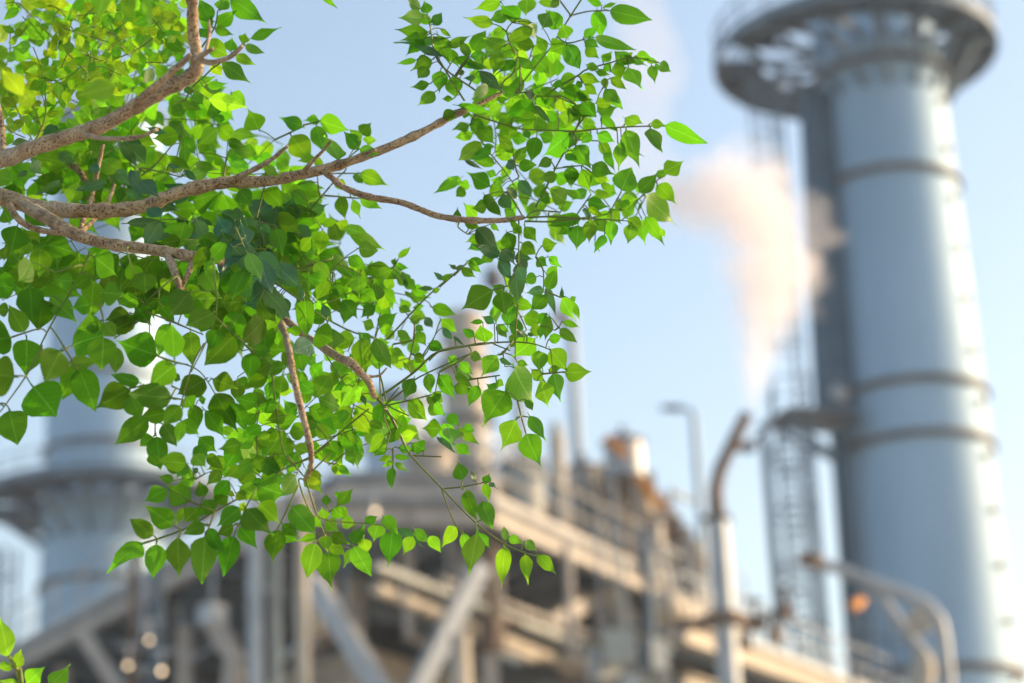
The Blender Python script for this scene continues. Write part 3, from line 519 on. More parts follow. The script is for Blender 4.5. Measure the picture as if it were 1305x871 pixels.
# traced from the photograph: per patch an origin, scale, depth and style; leaves are base, tip, width; ~ lines are twigs
LEAVES = """
@ 500 0 6.525 3.0 g
240 70 100 0 90; 260 150 55 148 130; 300 110 260 10 100; 330 190 135 110 80 d; 350 210 407 110 90; 300 270 15 245 120; 400 240 500 315 40 d; 300 290 65 340 90; 430 320 35 360 60 t; 420 470 150 370 70 t; 260 330 110 450 100; 330 500 155 580 120; 200 500 25 535 50; 290 560 215 655 100; 310 700 150 730 80; 350 770 215 880 110; 400 590 390 775 130; 500 640 530 810 140; 505 825 405 825 55; 460 390 655 295 80; 635 470 565 335 75; 665 415 775 260 130; 645 470 800 452 60; 930 390 750 310 110; 910 250 830 310 80; 840 200 595 145 100 b; 960 110 800 190 110; 900 10 680 80 110; 1060 150 890 20 130; 1070 160 910 140 80; 1120 -20 1115 150 150; 1330 30 1215 20 80; 1165 240 945 350 110; 1180 380 1005 350 100; 920 390 1010 470 90 b; 900 455 840 620 130; 1030 510 855 612 70; 1060 480 1195 600 80; 1250 230 1310 90 140; 1280 420 1190 290 90; 1170 470 1320 620 160; 1160 190 1010 185 50 b; 620 520 790 570 60; 720 590 930 770 110 t; 600 600 520 610 50 t; 690 645 595 660 50 t; 380 290 480 530 140; 470 400 560 570 90; 530 480 750 590 90 d; 800 710 655 830 90; 860 760 760 840 80; 1180 800 1090 770 80 t; 920 740 1050 800 90; 1230 800 1330 730 100; 870 830 970 830 50
~ 720,775 420,560 340,400 320,250 265,20
~ 920,685 1010,600 1045,420
~ 1060,770 1060,500
~ 1010,600 1140,490
~ 1030,760 1290,430 1330,380
~ 1010,430 950,270 995,190
~ 600,840 450,600 380,480
@ 700 0 6.525 3.0 g
80 0 0 65 70; 435 45 290 -10 60; 455 60 560 25 35; 505 90 840 178 155; 400 90 430 310 125; 290 310 415 220 80; 380 315 690 420 95; 155 315 100 190 130; 140 375 -10 430 160; 75 240 -20 90 140; 150 370 262 585 150; 300 335 415 410 90; 305 395 415 490 100; 445 510 525 430 80; 215 635 65 690 100; 310 540 440 590 70; 240 640 440 690 100; 275 690 205 735 60; 290 700 410 800 80; 460 540 520 600 80; 390 600 510 625 60; 515 600 655 560 130 d; 660 530 545 430 120; 590 460 740 545 80; 660 560 765 755 130 b; 510 650 650 750 80; 465 740 590 880 110; 850 545 880 695 85; 725 465 870 470 85; 655 465 700 435 35; 690 480 810 550 70; 800 490 925 530 50; 880 530 925 600 35; 915 530 1005 600 90; 390 860 540 860 90; 120 740 350 840 130 d; 110 690 20 720 60; -30 770 90 790 70; 250 760 350 870 90; 460 650 470 740 60 b
~ 265,0 180,130 0,415
~ 180,130 335,95 505,90
~ 95,15 180,130
~ 150,360 285,330
~ 0,765 230,635 310,580 520,520 690,480 900,520
~ 0,805 100,800 210,860
~ 440,740 470,700
@ 540 120 6.525 3.0 g
250 140 140 235 100; 310 150 400 170 80; 380 260 240 300 90; 410 330 245 368 95 b; 400 215 530 300 90; 380 250 600 380 110 b; 450 280 590 430 120; 480 410 285 570 130 b; 560 460 380 550 80; 590 580 420 550 90; 590 440 470 420 40; 340 550 500 630 40 t; 610 480 685 440 90; 745 495 600 310 100; 765 550 870 430 90; 615 510 745 550 60; 790 600 935 590 100; 940 360 885 550 130 d; 1060 540 935 615 90; 1210 340 985 515 190 d; 740 200 580 295 110; 780 280 690 360 70; 900 80 690 180 130 d; 280 95 570 150 70 d; 930 190 750 220 110; 920 100 1060 230 60 t; 1280 200 1090 170 130; 1090 80 1230 120 100 b; 850 300 880 390 60; 1180 500 1290 560 70; 1240 470 1380 540 130; 1230 605 1225 790 120; 1110 680 945 710 100; 600 680 510 640 70 d; 700 560 760 640 90 t; 300 700 80 835 90; 315 740 185 690 80; 385 760 270 750 80; 340 790 270 850 90; 550 770 360 655 150 d; 660 740 550 710 90; 650 770 530 860 120; 790 720 910 870 100 t; 690 790 800 880 90 t; 1040 790 1190 860 110 b; 1290 860 1135 785 60
~ 430,170 580,225 800,290 1000,300 1305,310
~ 940,20 1110,25 1305,110
~ 400,260 550,490 680,650 800,830
~ 1160,500 1095,620 985,860
~ 1095,620 1305,595
~ 1095,620 1060,560
~ 745,500 770,640 790,690
~ 1305,200 1260,310
@ 720 120 6.525 3.0 g
270 150 435 110 150; 350 -20 478 125 90; 300 190 430 300 80; 500 200 660 265 110; 715 245 840 260 80; 835 265 1168 410 140; 510 300 615 605 160; 710 285 780 505 125; 200 310 195 220 105; 215 330 140 410 80; 90 430 210 620 160; 20 470 110 560 90 b; 225 590 410 680 130; 270 330 420 400 100; 290 390 410 560 90 d; 470 390 450 640 120; 440 410 660 520 60 d; 330 480 420 650 70; 470 800 550 615 200; 620 815 780 650 130; 760 680 855 650 70; 820 650 990 570 150; 60 610 40 785 115; 140 620 210 825 130; 250 680 380 730 90 b; 300 740 440 840 70; 250 810 380 860 70 b; 130 860 0 790 70; 60 100 230 190 120 d; 110 130 30 250 110; 140 70 260 190 130 d
~ 0,310 120,310 280,290 500,275 690,268 830,268
~ 155,200 85,300
~ 80,375 280,390
~ 85,340 100,400
~ 0,605 140,595
~ 480,270 515,235
~ 690,268 712,245
@ 700 220 6.525 3.0 g
590 250 740 215 110; 800 200 1058 435 190; 900 100 1050 260 130; 800 365 960 610 110 b; 920 460 965 550 50; 600 240 680 310 90; 500 310 600 430 110; 320 240 490 285 110; 320 300 450 350 60 b; 260 380 0 440 110; 190 460 65 515 80; 240 440 220 650 160; 340 390 330 590 120; 460 520 380 680 80; 380 570 420 660 40; 370 390 500 520 120; 520 400 510 605 110; 690 430 650 600 120; 770 390 785 600 110; 650 380 790 480 110; 290 300 340 410 50 t; 350 410 420 440 40 t; 770 250 735 320 25 d
~ 0,410 200,390 300,380 600,400
~ 0,368 270,380
~ 0,330 100,330
~ 525,300 600,160
~ 300,390 560,320 740,225 880,80 940,40
~ 230,350 350,180
@ 540 220 6.525 2.95 g
1180 240 1040 140 150 b; 270 420 282 285 70; 440 385 335 255 110; 530 270 395 300 110; 510 190 640 360 100 d; 740 310 680 380 100; 640 200 730 290 110 t; 1040 180 950 240 120; 980 240 990 330 80; 330 400 480 470 80 d; 490 530 350 580 90 d; 440 460 650 700 150 t; 640 690 390 600 100 t; 620 720 750 870 110 t; 650 640 760 770 120 t; 720 390 820 540 50 d; 740 440 830 520 80; 690 500 750 680 130 d; 840 450 940 580 110; 820 590 930 680 110; 985 610 1110 590 120; 940 720 1030 780 100; 1040 700 1145 785 75; 1030 870 1110 780 100; 360 740 540 750 75; 370 740 485 840 70; 310 790 440 880 80; 268 805 205 760 30 t; 268 800 330 765 25 t; 560 430 630 490 50; 760 700 900 720 130 t; 790 740 850 860 130 t
~ 930,290 1080,0
~ 850,375 930,320 1140,330
~ 860,375 1100,365
~ 840,405 1070,410 1300,390
~ 790,400 790,660 780,800
~ 290,420 290,460 365,515
~ 845,635 770,720
~ 930,700 1000,820
~ 700,160 820,360
~ 250,860 370,740
@ 560 300 5.4375 2.85 g
370 380 145 515 180; 430 390 460 565 135; 20 310 90 265 40; 20 305 -40 255 30 t; 530 260 545 480 110 t; 420 190 510 320 80 t; 540 220 600 340 90 t; 670 290 590 320 80; 720 380 605 405 70 t; 740 360 810 560 60 t; 740 420 625 530 110; 740 540 680 615 60; 750 380 815 215 90; 760 560 730 740 90; 850 440 920 580 95; 860 600 970 635 50; 910 450 985 600 50; 910 450 950 425 40; 850 440 845 345 30 t; 850 435 910 440 30 t; 835 650 945 745 70; 660 720 500 850 160; 760 720 850 700 70; 700 630 700 730 50; 320 740 290 610 120; 380 610 290 560 60 t; 300 600 215 605 35; 400 620 470 710 60; 420 620 485 675 35; 590 700 525 650 50 t; 610 690 660 690 30 t; 240 700 160 650 60
~ 545,480 530,650 525,860
~ 0,805 250,755 380,745 520,740 660,755 780,800
~ 370,380 480,350
~ 430,385 432,360
~ 505,740 440,820 405,830
~ 440,820 450,870
~ 380,755 490,800
~ 740,390 850,435
~ 830,635 800,660
~ 680,160 720,250 720,400
~ 0,360 190,195
@ 560 440 5.4375 2.8 g
400 70 290 220 130; 520 160 610 390 190; 460 320 305 540 210; 700 250 760 440 130; 690 40 690 190 110 b; 770 30 890 185 140; 870 190 1050 187 130; 790 195 840 390 115; 760 170 840 160 50; 530 520 440 725 170; 600 615 690 830 165; 625 490 740 665 90; 540 120 620 140 50 b; 420 100 510 140 40 t; 600 380 645 455 50; 640 170 740 260 80; 270 280 200 430 90; 100 290 235 320 90; 0 210 110 370 110 d; 110 200 220 290 60 d; 140 120 240 210 70; 220 60 290 100 70; 120 180 220 230 70; 400 300 320 270 60; 395 250 450 280 60; -40 410 45 490 70; 130 580 275 690 80; 170 560 250 600 60; 60 480 140 560 80; 60 570 100 690 100; 125 590 175 675 40; 110 690 220 770 80; -30 340 30 400 60; 10 640 110 750 30 t
~ 540,380 565,490 600,615
~ 565,490 525,520
~ 565,490 620,500
~ 720,200 870,185
~ 0,185 210,65
~ 0,40 240,0
~ 200,240 420,210
~ 440,50 455,150
~ 480,10 440,50 405,70
~ 440,50 500,70
@ 480 560 4.354 2.8 g
85 100 0 120 40; 100 95 185 105 32; 90 125 25 155 30; 100 130 178 178 38; 85 160 80 268 50; 50 60 -30 75 40; 125 50 210 60 40; 260 60 200 20 80; 475 225 450 120 85; 495 285 545 430 75; 550 235 520 170 30 t; 600 245 625 350 50; 600 250 625 185 50; 620 240 670 275 25 t; 585 345 640 495 90; 715 560 705 480 40; 730 545 815 580 50; 825 565 885 625 55; 710 600 700 810 85 b; 825 640 835 800 70 b; 895 640 1000 755 70; 555 525 515 750 125 b; 565 515 630 610 55; 480 520 510 665 60 b; 440 485 360 600 75 b; 290 540 355 625 60 b; 210 500 300 580 60; 125 495 260 590 50 t; 200 540 145 645 70 b; 90 500 65 710 120; 40 430 115 520 70
~ 140,0 190,90 365,275 550,465 700,575 820,630 895,650
~ 365,275 470,265 580,245
~ 365,290 430,460 480,530
~ 550,465 592,440
~ 550,470 555,520
~ 700,575 705,605
~ 820,630 825,645
~ 720,565 715,555
~ 470,265 475,230
~ 470,268 495,287
~ 190,90 360,98
~ 90,50 90,160
@ 340 580 5.4375 2.75 g
175 360 330 540 160 d; 335 615 280 850 140 b; 430 665 440 905 160; 600 640 720 830 130 b; 670 580 700 690 90 b; 600 650 535 780 80 b; 440 620 540 690 80 b; 440 545 580 620 90 d; 590 610 680 490 100; 400 560 420 680 90 b; 410 350 410 265 65; 490 350 600 220 90; 490 300 475 240 30; 460 370 540 450 90 b; 500 360 570 450 60; 400 450 380 360 80 b; 410 460 500 530 100 b; 520 460 620 480 90 b; 320 440 370 500 60 b; 110 480 225 575 90 d; 100 550 220 600 90 b; 340 560 210 600 60; 495 75 590 155 55; 470 70 475 145 45; 570 -30 605 80 80; 280 170 395 200 60 y; 310 120 390 150 50 y; 680 470 770 420 70; 770 480 740 600 120
~ 265,150 320,330 370,435 520,465 670,475 820,490
~ 220,180 290,370 380,500 400,560
~ 215,220 130,400 70,520
~ 290,30 130,90 0,190
~ 140,0 240,130
~ 430,0 320,105
~ 370,435 470,370 490,340
~ 410,560 430,640
~ 470,65 410,50
@ 120 580 5.4375 2.65 d
330 620 115 745 120 g; 410 555 255 450 110; 430 620 410 840 130; 550 490 360 355 140; 580 570 580 840 160; 765 480 615 550 95; 770 570 740 870 160; 790 510 880 665 90; 965 565 900 820 130; 1010 500 1130 630 110; 970 490 850 560 90; 1270 520 1235 740 130; 505 240 345 325 110 g; 665 315 505 210 170; 550 180 445 150 60 g; 620 70 460 30 140; 640 60 570 160 90 g; 690 130 600 190 110; 760 290 725 185 85; 720 370 620 470 110; 620 370 570 480 60 b; 755 360 700 440 60; 830 390 760 320 110; 880 110 780 210 80; 930 180 820 330 100; 1010 370 855 490 120; 1050 370 1220 555 160; 1140 340 1290 460 140; 1130 210 1330 280 220; 990 260 1060 310 80 y; 930 260 975 285 40 y; 1050 370 1000 340 60 y; 1010 220 1150 300 110 b; 840 330 930 280 90; 720 120 680 90 40 t; 380 0 460 90 70 g; 690 0 770 90 100 g
~ 335,615 610,520 830,395 1120,235 1305,110
~ 610,520 545,490
~ 600,530 585,580
~ 440,585 410,555
~ 440,585 430,620
~ 800,490 830,400
~ 770,485 800,490 765,570
~ 1010,480 1050,370 1120,240
~ 970,485 1000,480 965,570
~ 660,320 830,390
~ 700,170 770,130
@ 0 440 5.4375 2.6 o
100 220 -110 200 250; 420 40 315 235 190; 525 150 440 365 125; 545 160 655 440 170; 230 290 380 480 270; 65 460 120 675 200 g; 895 305 670 435 180; 965 260 780 210 80; 480 125 690 110 90 b; 800 20 800 185 100 b; 1210 140 1050 270 150; 1190 365 905 340 160; 905 350 970 500 130 g; 1150 470 985 500 110; 1245 420 1140 545 110; 1020 510 815 675 140 g; 1130 550 1215 690 100 g; 1260 530 1235 670 70 g; 1060 640 975 690 95 g; 1085 635 1110 850 130 g; 1290 820 1110 800 120 g; 1205 210 1250 240 50
~ 295,0 180,215 0,465
~ 180,215 80,210
~ 180,215 225,290
~ 0,405 40,410 75,460
~ 435,0 525,150
~ 430,40 495,10
~ 895,300 970,285 1000,270
~ 1090,75 1210,120 1305,135
~ 1210,120 1210,75
~ 1190,285 1250,310
~ 1190,370 1280,385 1230,510
~ 1280,385 1300,280
~ 1075,630 1075,540
@ 0 320 5.4375 2.65 o
185 615 190 835 185; 75 600 -90 620 220; 300 340 270 540 170; 210 255 225 465 170; 165 560 70 390 120; 100 260 -60 230 160; 60 410 -30 400 90; 220 80 130 200 130; 280 -20 270 170 130; 660 50 830 160 170; 500 210 380 200 100; 350 310 530 490 130 g; 620 180 510 250 90; 620 370 500 395 120; 650 200 625 460 140; 715 290 850 300 150; 950 330 840 360 100; 1000 155 1010 290 160; 940 200 900 90 110; 950 390 1045 510 120; 1040 400 1090 345 60; 1105 345 1200 340 55; 1110 385 1215 480 80; 1130 190 1170 280 60 b; 1310 290 1180 440 150; 890 430 730 480 110; 890 440 920 520 80; 930 480 750 570 110; 505 655 690 570 170; 700 490 530 540 120; 690 490 670 590 70; 715 600 705 815 180; 720 500 800 590 100 g; 1090 725 815 630 220; 1205 735 1190 520 130; 1170 510 1100 710 110 b
~ 625,0 560,150 340,540 180,860
~ 340,540 370,550 525,800
~ 440,690 500,655
~ 75,600 270,540
~ 690,380 715,470 715,600
~ 1200,190 1000,370 900,560
~ 880,0 940,200
~ 980,470 790,610
~ 1100,270 1105,350
~ 1045,435 1200,490 1310,540
~ 1030,500 1035,600
~ 1180,490 1180,520
~ 380,150 550,100
@ 180 320 5.4375 2.7 o
500 430 320 520 140; 310 370 410 450 130; 330 290 210 430 170; 300 270 440 290 80; 700 350 560 360 170; 690 430 590 610 140; 640 590 455 775 180; 540 545 470 690 110; 340 560 355 780 120 g; 860 410 710 380 110; 850 480 710 625 150; 785 685 890 690 80; 930 330 725 370 110 t; 960 320 975 470 120 t; 930 380 870 550 120 d; 1190 640 1050 700 130 t; 1110 560 1000 550 60; 1110 240 1095 500 50 t; 1130 340 1160 570 120; 1000 130 1150 330 140 g; 1250 210 1160 180 90 g; 1200 90 1310 190 90 g; 1290 200 1220 330 90 g; 1300 460 1250 355 60 t; 1210 560 1320 620 160; 740 20 830 190 100 t; 800 20 960 180 130 t; 600 30 745 200 80 g
~ 500,90 515,460 345,840
~ 515,460 570,510
~ 640,570 820,745
~ 75,435 330,540 430,580
~ 900,200 1040,300 1300,490
@ 180 440 5.4375 2.7 d
500 235 665 300 130; 440 240 265 340 150; 765 55 750 245 120; 880 210 700 295 110; 800 400 665 370 110; 510 335 660 590 170; 440 450 590 640 110; 640 400 720 590 100; 370 420 390 570 95; 310 360 360 440 110 g; 400 380 450 370 60 g; 280 530 420 620 90; 400 640 520 740 120; 430 690 360 840 90 g; 690 690 545 720 110; 680 700 580 860 120; 460 760 550 850 70; 830 560 700 640 80; 890 130 780 190 110; 900 160 1000 150 90; 1000 490 870 520 90; 990 600 880 760 110; 860 790 750 830 100; 940 400 800 450 90; 790 480 700 560 80; 1090 60 1120 190 110; 1100 260 1220 340 90 g; 1300 220 1200 370 130 g; 1150 740 1040 700 80 b; 1220 560 1310 650 90 g
~ 430,0 350,150 245,520
~ 110,75 230,115 350,150 430,210 510,335
~ 215,365 300,385 430,455
~ 750,20 830,100
~ 905,190 935,450 990,750 1090,860
~ 1305,680 1160,780 980,860
~ 1200,860 1305,750
@ 300 100 4.35 3.1 g
130 285 70 170 120; 370 270 245 215 80; 465 235 385 230 50; 465 235 632 290 105; 450 265 485 400 90; 310 320 430 470 130 b; 440 440 340 460 50 b; 575 450 505 305 105 b; 685 390 598 295 80; 690 350 640 290 60; 695 310 750 245 80; 705 340 790 345 50 b; 690 390 790 420 60 b; 690 525 850 597 85 b; 660 530 705 585 40; 575 655 605 780 75; 650 670 698 778 55; 690 660 820 730 70; 555 570 625 620 60; 640 620 690 650 40; 440 800 500 720 80; 610 830 740 865 70 b; 630 820 550 800 60 b; 480 810 560 790 50 b; 450 490 470 430 50 b; -20 90 70 165 80; -20 300 125 320 70; 130 430 -10 390 80; 160 620 280 730 100 d; 280 710 440 760 70 d; 250 740 360 860 110 d; 310 630 400 710 80 b; 340 590 490 610 50 b; 240 640 305 700 60 b
~ 490,650 560,655 690,665
~ 410,735 550,570 610,510
~ 530,528 690,528
~ 375,260 465,240
~ 220,340 380,265
~ 465,640 455,550
@ 380 300 5.4375 3.0 g
360 0 620 112 100 b; 420 90 550 110 110 b; 350 150 485 240 90; 490 210 700 310 120 d; 695 160 787 75 45; 655 205 675 155 40; 670 210 770 230 50; 420 270 420 430 120; 240 140 370 280 90; 110 200 240 340 90; 235 320 135 435 85; 170 280 75 320 80; 240 350 350 450 90; 220 400 300 540 90; 260 360 340 430 60 d; 400 510 290 545 60; 210 565 165 465 50 t; 500 485 420 480 50; 570 380 700 480 100; 720 250 770 390 40 t; 730 300 830 390 80; 740 390 805 450 30; 930 370 830 370 35 t; 930 390 990 370 40; 1000 310 945 250 40; 1005 300 1070 265 35; 1100 235 1040 200 30 t; 1100 235 1150 200 25 t; 930 500 1100 550 90; 990 580 1110 680 90; 880 570 940 650 60 t; 1220 700 1145 650 50; 1000 640 1080 740 50 t; 1080 700 1150 765 20 t; 820 670 890 770 80; 690 660 795 740 60; 650 790 745 840 60; 815 630 870 660 50; 210 640 240 820 170; 560 640 680 540 110; 780 600 850 560 70; 440 690 540 710 30 t; 700 500 790 530 60; 800 500 880 490 50
~ 650,235 695,165
~ 620,720 900,420 1170,195
~ 800,720 805,610
~ 770,870 800,740
~ 0,230 60,220 235,165
~ 0,250 250,260
~ 25,480 330,650 550,720
~ 200,580 205,640
~ 215,250 275,200
~ 660,755 775,735
~ 870,840 950,690
~ 905,870 990,800 1145,770 1305,750
~ 480,580 530,430
@ 380 420 5.4375 2.85 g
440 60 450 330 140; 530 70 640 265 110; 640 180 690 240 90 b; 640 140 745 190 50; 800 340 725 485 110; 900 310 915 440 80; 890 460 970 550 50 y; 930 440 1000 520 90; 910 520 1020 600 100; 760 500 900 640 120; 990 690 860 680 130 d; 1010 650 1050 800 110; 590 510 540 680 110; 490 640 610 690 70 b; 600 740 490 850 110; 610 830 520 870 50; 700 690 600 800 90; 300 730 430 850 100; 320 720 430 790 60; 380 400 280 550 120; 260 300 130 460 120; 140 640 270 720 120; 130 560 270 600 80 d; 330 560 290 650 80; 440 450 470 530 40 t; 350 310 440 330 50; 790 790 890 850 90; 700 820 810 840 60; 800 180 900 230 70; 910 100 1010 130 80; 730 230 790 300 40; 1040 190 1110 240 70 b; 1100 270 1200 340 90; 960 745 1085 860 30 t
~ 570,465 800,300 980,150 1305,100 3
~ 600,525 720,430 840,330 1190,170
~ 600,530 860,470 1000,430
~ 525,455 610,550 690,700 770,860 4
~ 100,870 490,550 3
~ 600,525 700,400
~ 600,560 720,670
~ 590,590 640,720
~ 640,540 770,600
~ 570,460 560,200
~ 610,500 570,320
~ 190,170 330,390
~ 860,190 940,60
@ 0 0 4.35 3.06 g
215 420 105 330 90 y; 310 430 435 390 60 b; 285 455 280 400 55 b; 290 465 385 495 45 b; 245 365 170 325 40 y; 275 320 330 280 50 y; 265 320 240 265 35 y; 270 320 318 170 40 y; 280 390 330 350 40 y; 245 460 220 415 50 y; 235 455 140 435 40 y; 95 205 115 155 45 y; 95 215 40 240 45 y; 80 180 0 140 40 b; 100 45 10 120 50 b; 140 110 250 250 90 g; 330 720 230 770 100 t; 160 780 50 810 50 t; 690 785 810 880 110 t; 670 790 740 880 50 t; 820 710 940 750 40 t; 260 35 160 20 40 y; 270 30 330 0 40 y; 420 110 350 60 50 y; 420 110 390 40 40 y; 400 180 325 165 45 y; 430 160 540 165 35 b; 690 140 770 150 40 y; 690 180 750 190 40 b; 650 150 590 145 30 b; 980 100 840 90 60 y; 940 60 970 150 60 y; 960 150 1015 190 40 y; 1030 -10 1020 30 40 y; 640 440 765 480 90 b; 590 470 750 520 90 b; 540 510 415 490 80 b; 30 460 130 420 60 y; 60 380 0 430 60 y; 130 520 200 470 60 y; 90 330 10 300 60 b; 180 600 60 620 60 y; 200 640 290 590 60 b; 330 520 370 600 50 b; 20 540 100 600 60 y; 260 640 330 620 40 y; 560 90 640 60 50 b; 500 60 470 0 60 y; 30 20 90 -10 60 b; 20 260 -30 330 90 b
~ 185,800 250,650 250,460 275,240
~ 185,790 80,580
~ 230,730 390,620
~ 225,700 180,560
~ 490,480 510,200 530,60
~ 490,470 560,170
~ 490,410 310,230 110,20
~ 495,310 340,60
~ 490,470 700,180
@ 0 0 4.35 2.32 g
640 480 420 540 120 b; 130 530 0 370 110 y; 180 520 100 580 100 y; 590 -60 530 110 100 b; 730 -40 690 140 80 b; 810 -40 830 170 50 b
~ 640,-60 600,-50
@ 200 0 5.4375 3.0 g
370 150 290 -20 120; 440 70 490 -30 100; 415 180 555 65 100; 510 -10 765 165 140; 400 200 535 242 65; 380 190 290 120 90; 350 210 290 270 90; 590 300 615 225 75; 645 270 850 187 75; 610 320 735 372 60; 505 355 520 260 95; 545 385 688 463 75; 350 300 495 385 120; 450 430 645 585 120; 380 450 455 535 80 y; 350 600 490 580 60 b; 320 600 470 630 70; 270 570 410 545 60; 360 690 625 745 120 b; 520 640 620 750 100 b; 260 650 320 735 80; 170 710 320 765 70; 420 800 370 710 110; 470 830 360 805 60 d; 200 600 240 670 60; 120 730 190 780 50; 1140 -30 1255 55 45; 60 90 110 190 90 y; 40 230 185 240 50; 60 270 190 360 90 d; 80 330 60 425 70
~ 310,330 400,190 420,80
~ 500,390 640,270
~ 320,540 380,480 450,430
~ 200,690 250,600 320,540
@ 0 180 5.4375 2.98 g
410 80 525 165 80 t; 225 130 285 240 90 t; 190 210 110 250 40 t; 420 280 250 370 50 t; 690 190 610 200 70 t; 730 290 525 340 70 t; 840 0 960 180 80 t; 910 200 970 400 80 t; 880 20 1020 180 130 t; 810 200 900 310 90 t; 970 270 1110 400 110 t; 870 360 1010 400 80 t; 840 330 820 440 70 d; 880 570 1190 570 70 t; 1180 630 1000 650 100 t; 1100 620 1290 600 80 g; 1190 640 1190 750 90 t; 120 590 70 790 190 d; 70 560 20 470 110 d; 40 730 30 840 90 d; 400 720 380 870 110 d; 200 620 270 690 90 b; 210 700 140 800 80 b; 170 500 330 600 90; 440 660 330 690 70
@ 180 180 5.4375 3.0 g
300 30 310 170 80; 370 160 550 200 70 d; 180 100 370 215 60 d; 190 160 280 190 40 t; 300 200 400 290 50 t; 600 0 730 40 70 d; 640 60 820 100 80; 600 120 770 190 90; 420 80 570 100 40 d; 850 170 960 250 70 b; 860 330 1000 470 130 d; 950 500 1100 640 110 d; 1020 460 1230 520 80 d; 680 340 770 450 120; 560 490 720 570 90 t; 650 560 665 690 110 t; 780 550 910 680 80 t; 400 520 440 640 50 t; 440 600 580 640 50; 480 640 620 800 130; 590 740 680 900 90; 610 720 740 820 90; 730 770 830 880 100 t; 780 740 950 880 150 t; 320 590 110 630 70; 250 650 330 690 70 t; 330 640 420 700 60 t; 1100 680 970 690 80; 1010 720 1130 800 90; 1130 770 1240 830 50; 1260 620 1230 780 100; 1060 340 1155 450 90 b
~ 800,530 850,330
~ 1160,485 1305,320
~ 820,650 960,590
~ 820,670 1050,600
~ 590,120 575,240
~ 0,240 110,150 220,20
~ 0,185 280,250
~ 1060,870 1130,810
~ 1150,860 1305,820
@ 0 0 1 2.66 t
310 305 284 347 24; 298 316 330 352 24; 330 330 346 374 24; 346 355 318 388 26; 287 310 262 340 20 g; 338 370 370 404 24; 330 384 354 414 22 d; 312 345 296 380 26 d; 352 338 382 366 26 t; 265 316 246 345 18 d
~ 300,290 318,330 340,365
"""

# ================================================================== the tree
def px_of(P):
    q = Vector(P)-CAM; z = q.dot(FW); return 652.5+FPX*q.dot(RT)/z, 435.5-FPX*q.dot(UP)/z, z
def smooth(pts, sub=4):
    out = []; n = len(pts)
    for i in range(n-1):
        p0, p1, p2, p3 = pts[max(i-1, 0)], pts[i], pts[i+1], pts[min(i+2, n-1)]
        for k in range(sub):
            t = k/sub; out.append(0.5*((2*p1)+(p2-p0)*t+(2*p0-5*p1+4*p2-p3)*t*t+(3*p1-p0-3*p2+p3)*t**3))
    out.append(pts[-1]); return out

def bark_mat():
    m = bpy.data.materials.new('bark'); m.use_nodes = True; t = m.node_tree; b = t.nodes['Principled BSDF']
    tc = t.nodes.new('ShaderNodeTexCoord')
    n1 = t.nodes.new('ShaderNodeTexNoise'); n1.inputs['Scale'].default_value = 60; n1.inputs['Detail'].default_value = 8
    n2 = t.nodes.new('ShaderNodeTexNoise'); n2.inputs['Scale'].default_value = 420; n2.inputs['Detail'].default_value = 4
    n3 = t.nodes.new('ShaderNodeTexNoise'); n3.inputs['Scale'].default_value = 18; n3.inputs['Detail'].default_value = 3
    for n in (n1, n2, n3): t.links.new(tc.outputs['Object'], n.inputs['Vector'])
    r = t.nodes.new('ShaderNodeValToRGB'); r.color_ramp.elements[0].position = .3; r.color_ramp.elements[0].color = (.24, .155, .085, 1)
    r.color_ramp.elements[1].position = .68; r.color_ramp.elements[1].color = (.52, .385, .235, 1)
    t.links.new(n1.outputs[0], r.inputs[0])
    r2 = t.nodes.new('ShaderNodeValToRGB'); r2.color_ramp.elements[0].position = .36; r2.color_ramp.elements[0].color = (.30, .22, .17, 1)
    r2.color_ramp.elements[1].position = .44; r2.color_ramp.elements[1].color = (1, 1, 1, 1); t.links.new(n2.outputs[0], r2.inputs[0])
    mx = t.nodes.new('ShaderNodeMix'); mx.data_type = 'RGBA'; mx.blend_type = 'MULTIPLY'; mx.inputs[0].default_value = .85
    t.links.new(r.outputs[0], mx.inputs[6]); t.links.new(r2.outputs[0], mx.inputs[7])
    mx2 = t.nodes.new('ShaderNodeMix'); mx2.data_type = 'RGBA'; mx2.inputs[7].default_value = (.46, .40, .30, 1)
    r3 = t.nodes.new('ShaderNodeMapRange'); r3.inputs[1].default_value = .52; r3.inputs[2].default_value = .7; r3.inputs[4].default_value = .6
    t.links.new(n3.outputs[0], r3.inputs[0]); t.links.new(r3.outputs[0], mx2.inputs[0]); t.links.new(mx.outputs[2], mx2.inputs[6])
    t.links.new(mx2.outputs[2], b.inputs['Base Color']); b.inputs['Roughness'].default_value = .85
    ad = t.nodes.new('ShaderNodeMath'); ad.operation = 'ADD'; t.links.new(n1.outputs[0], ad.inputs[0]); t.links.new(r2.outputs[0], ad.inputs[1])
    bp = t.nodes.new('ShaderNodeBump'); bp.inputs['Strength'].default_value = 1.0; bp.inputs['Distance'].default_value = .004
    t.links.new(ad.outputs[0], bp.inputs['Height']); t.links.new(bp.outputs[0], b.inputs['Normal']); return m
M['bark'] = bark_mat()
M['twig'] = mat_metal('green_twig', (.15, .21, .04), (.12, .14, .035), rough=.5, scale=40)
M['twig_y'] = mat_metal('young_green_twig', (.22, .27, .04), (.17, .22, .03), rough=.5, scale=40)

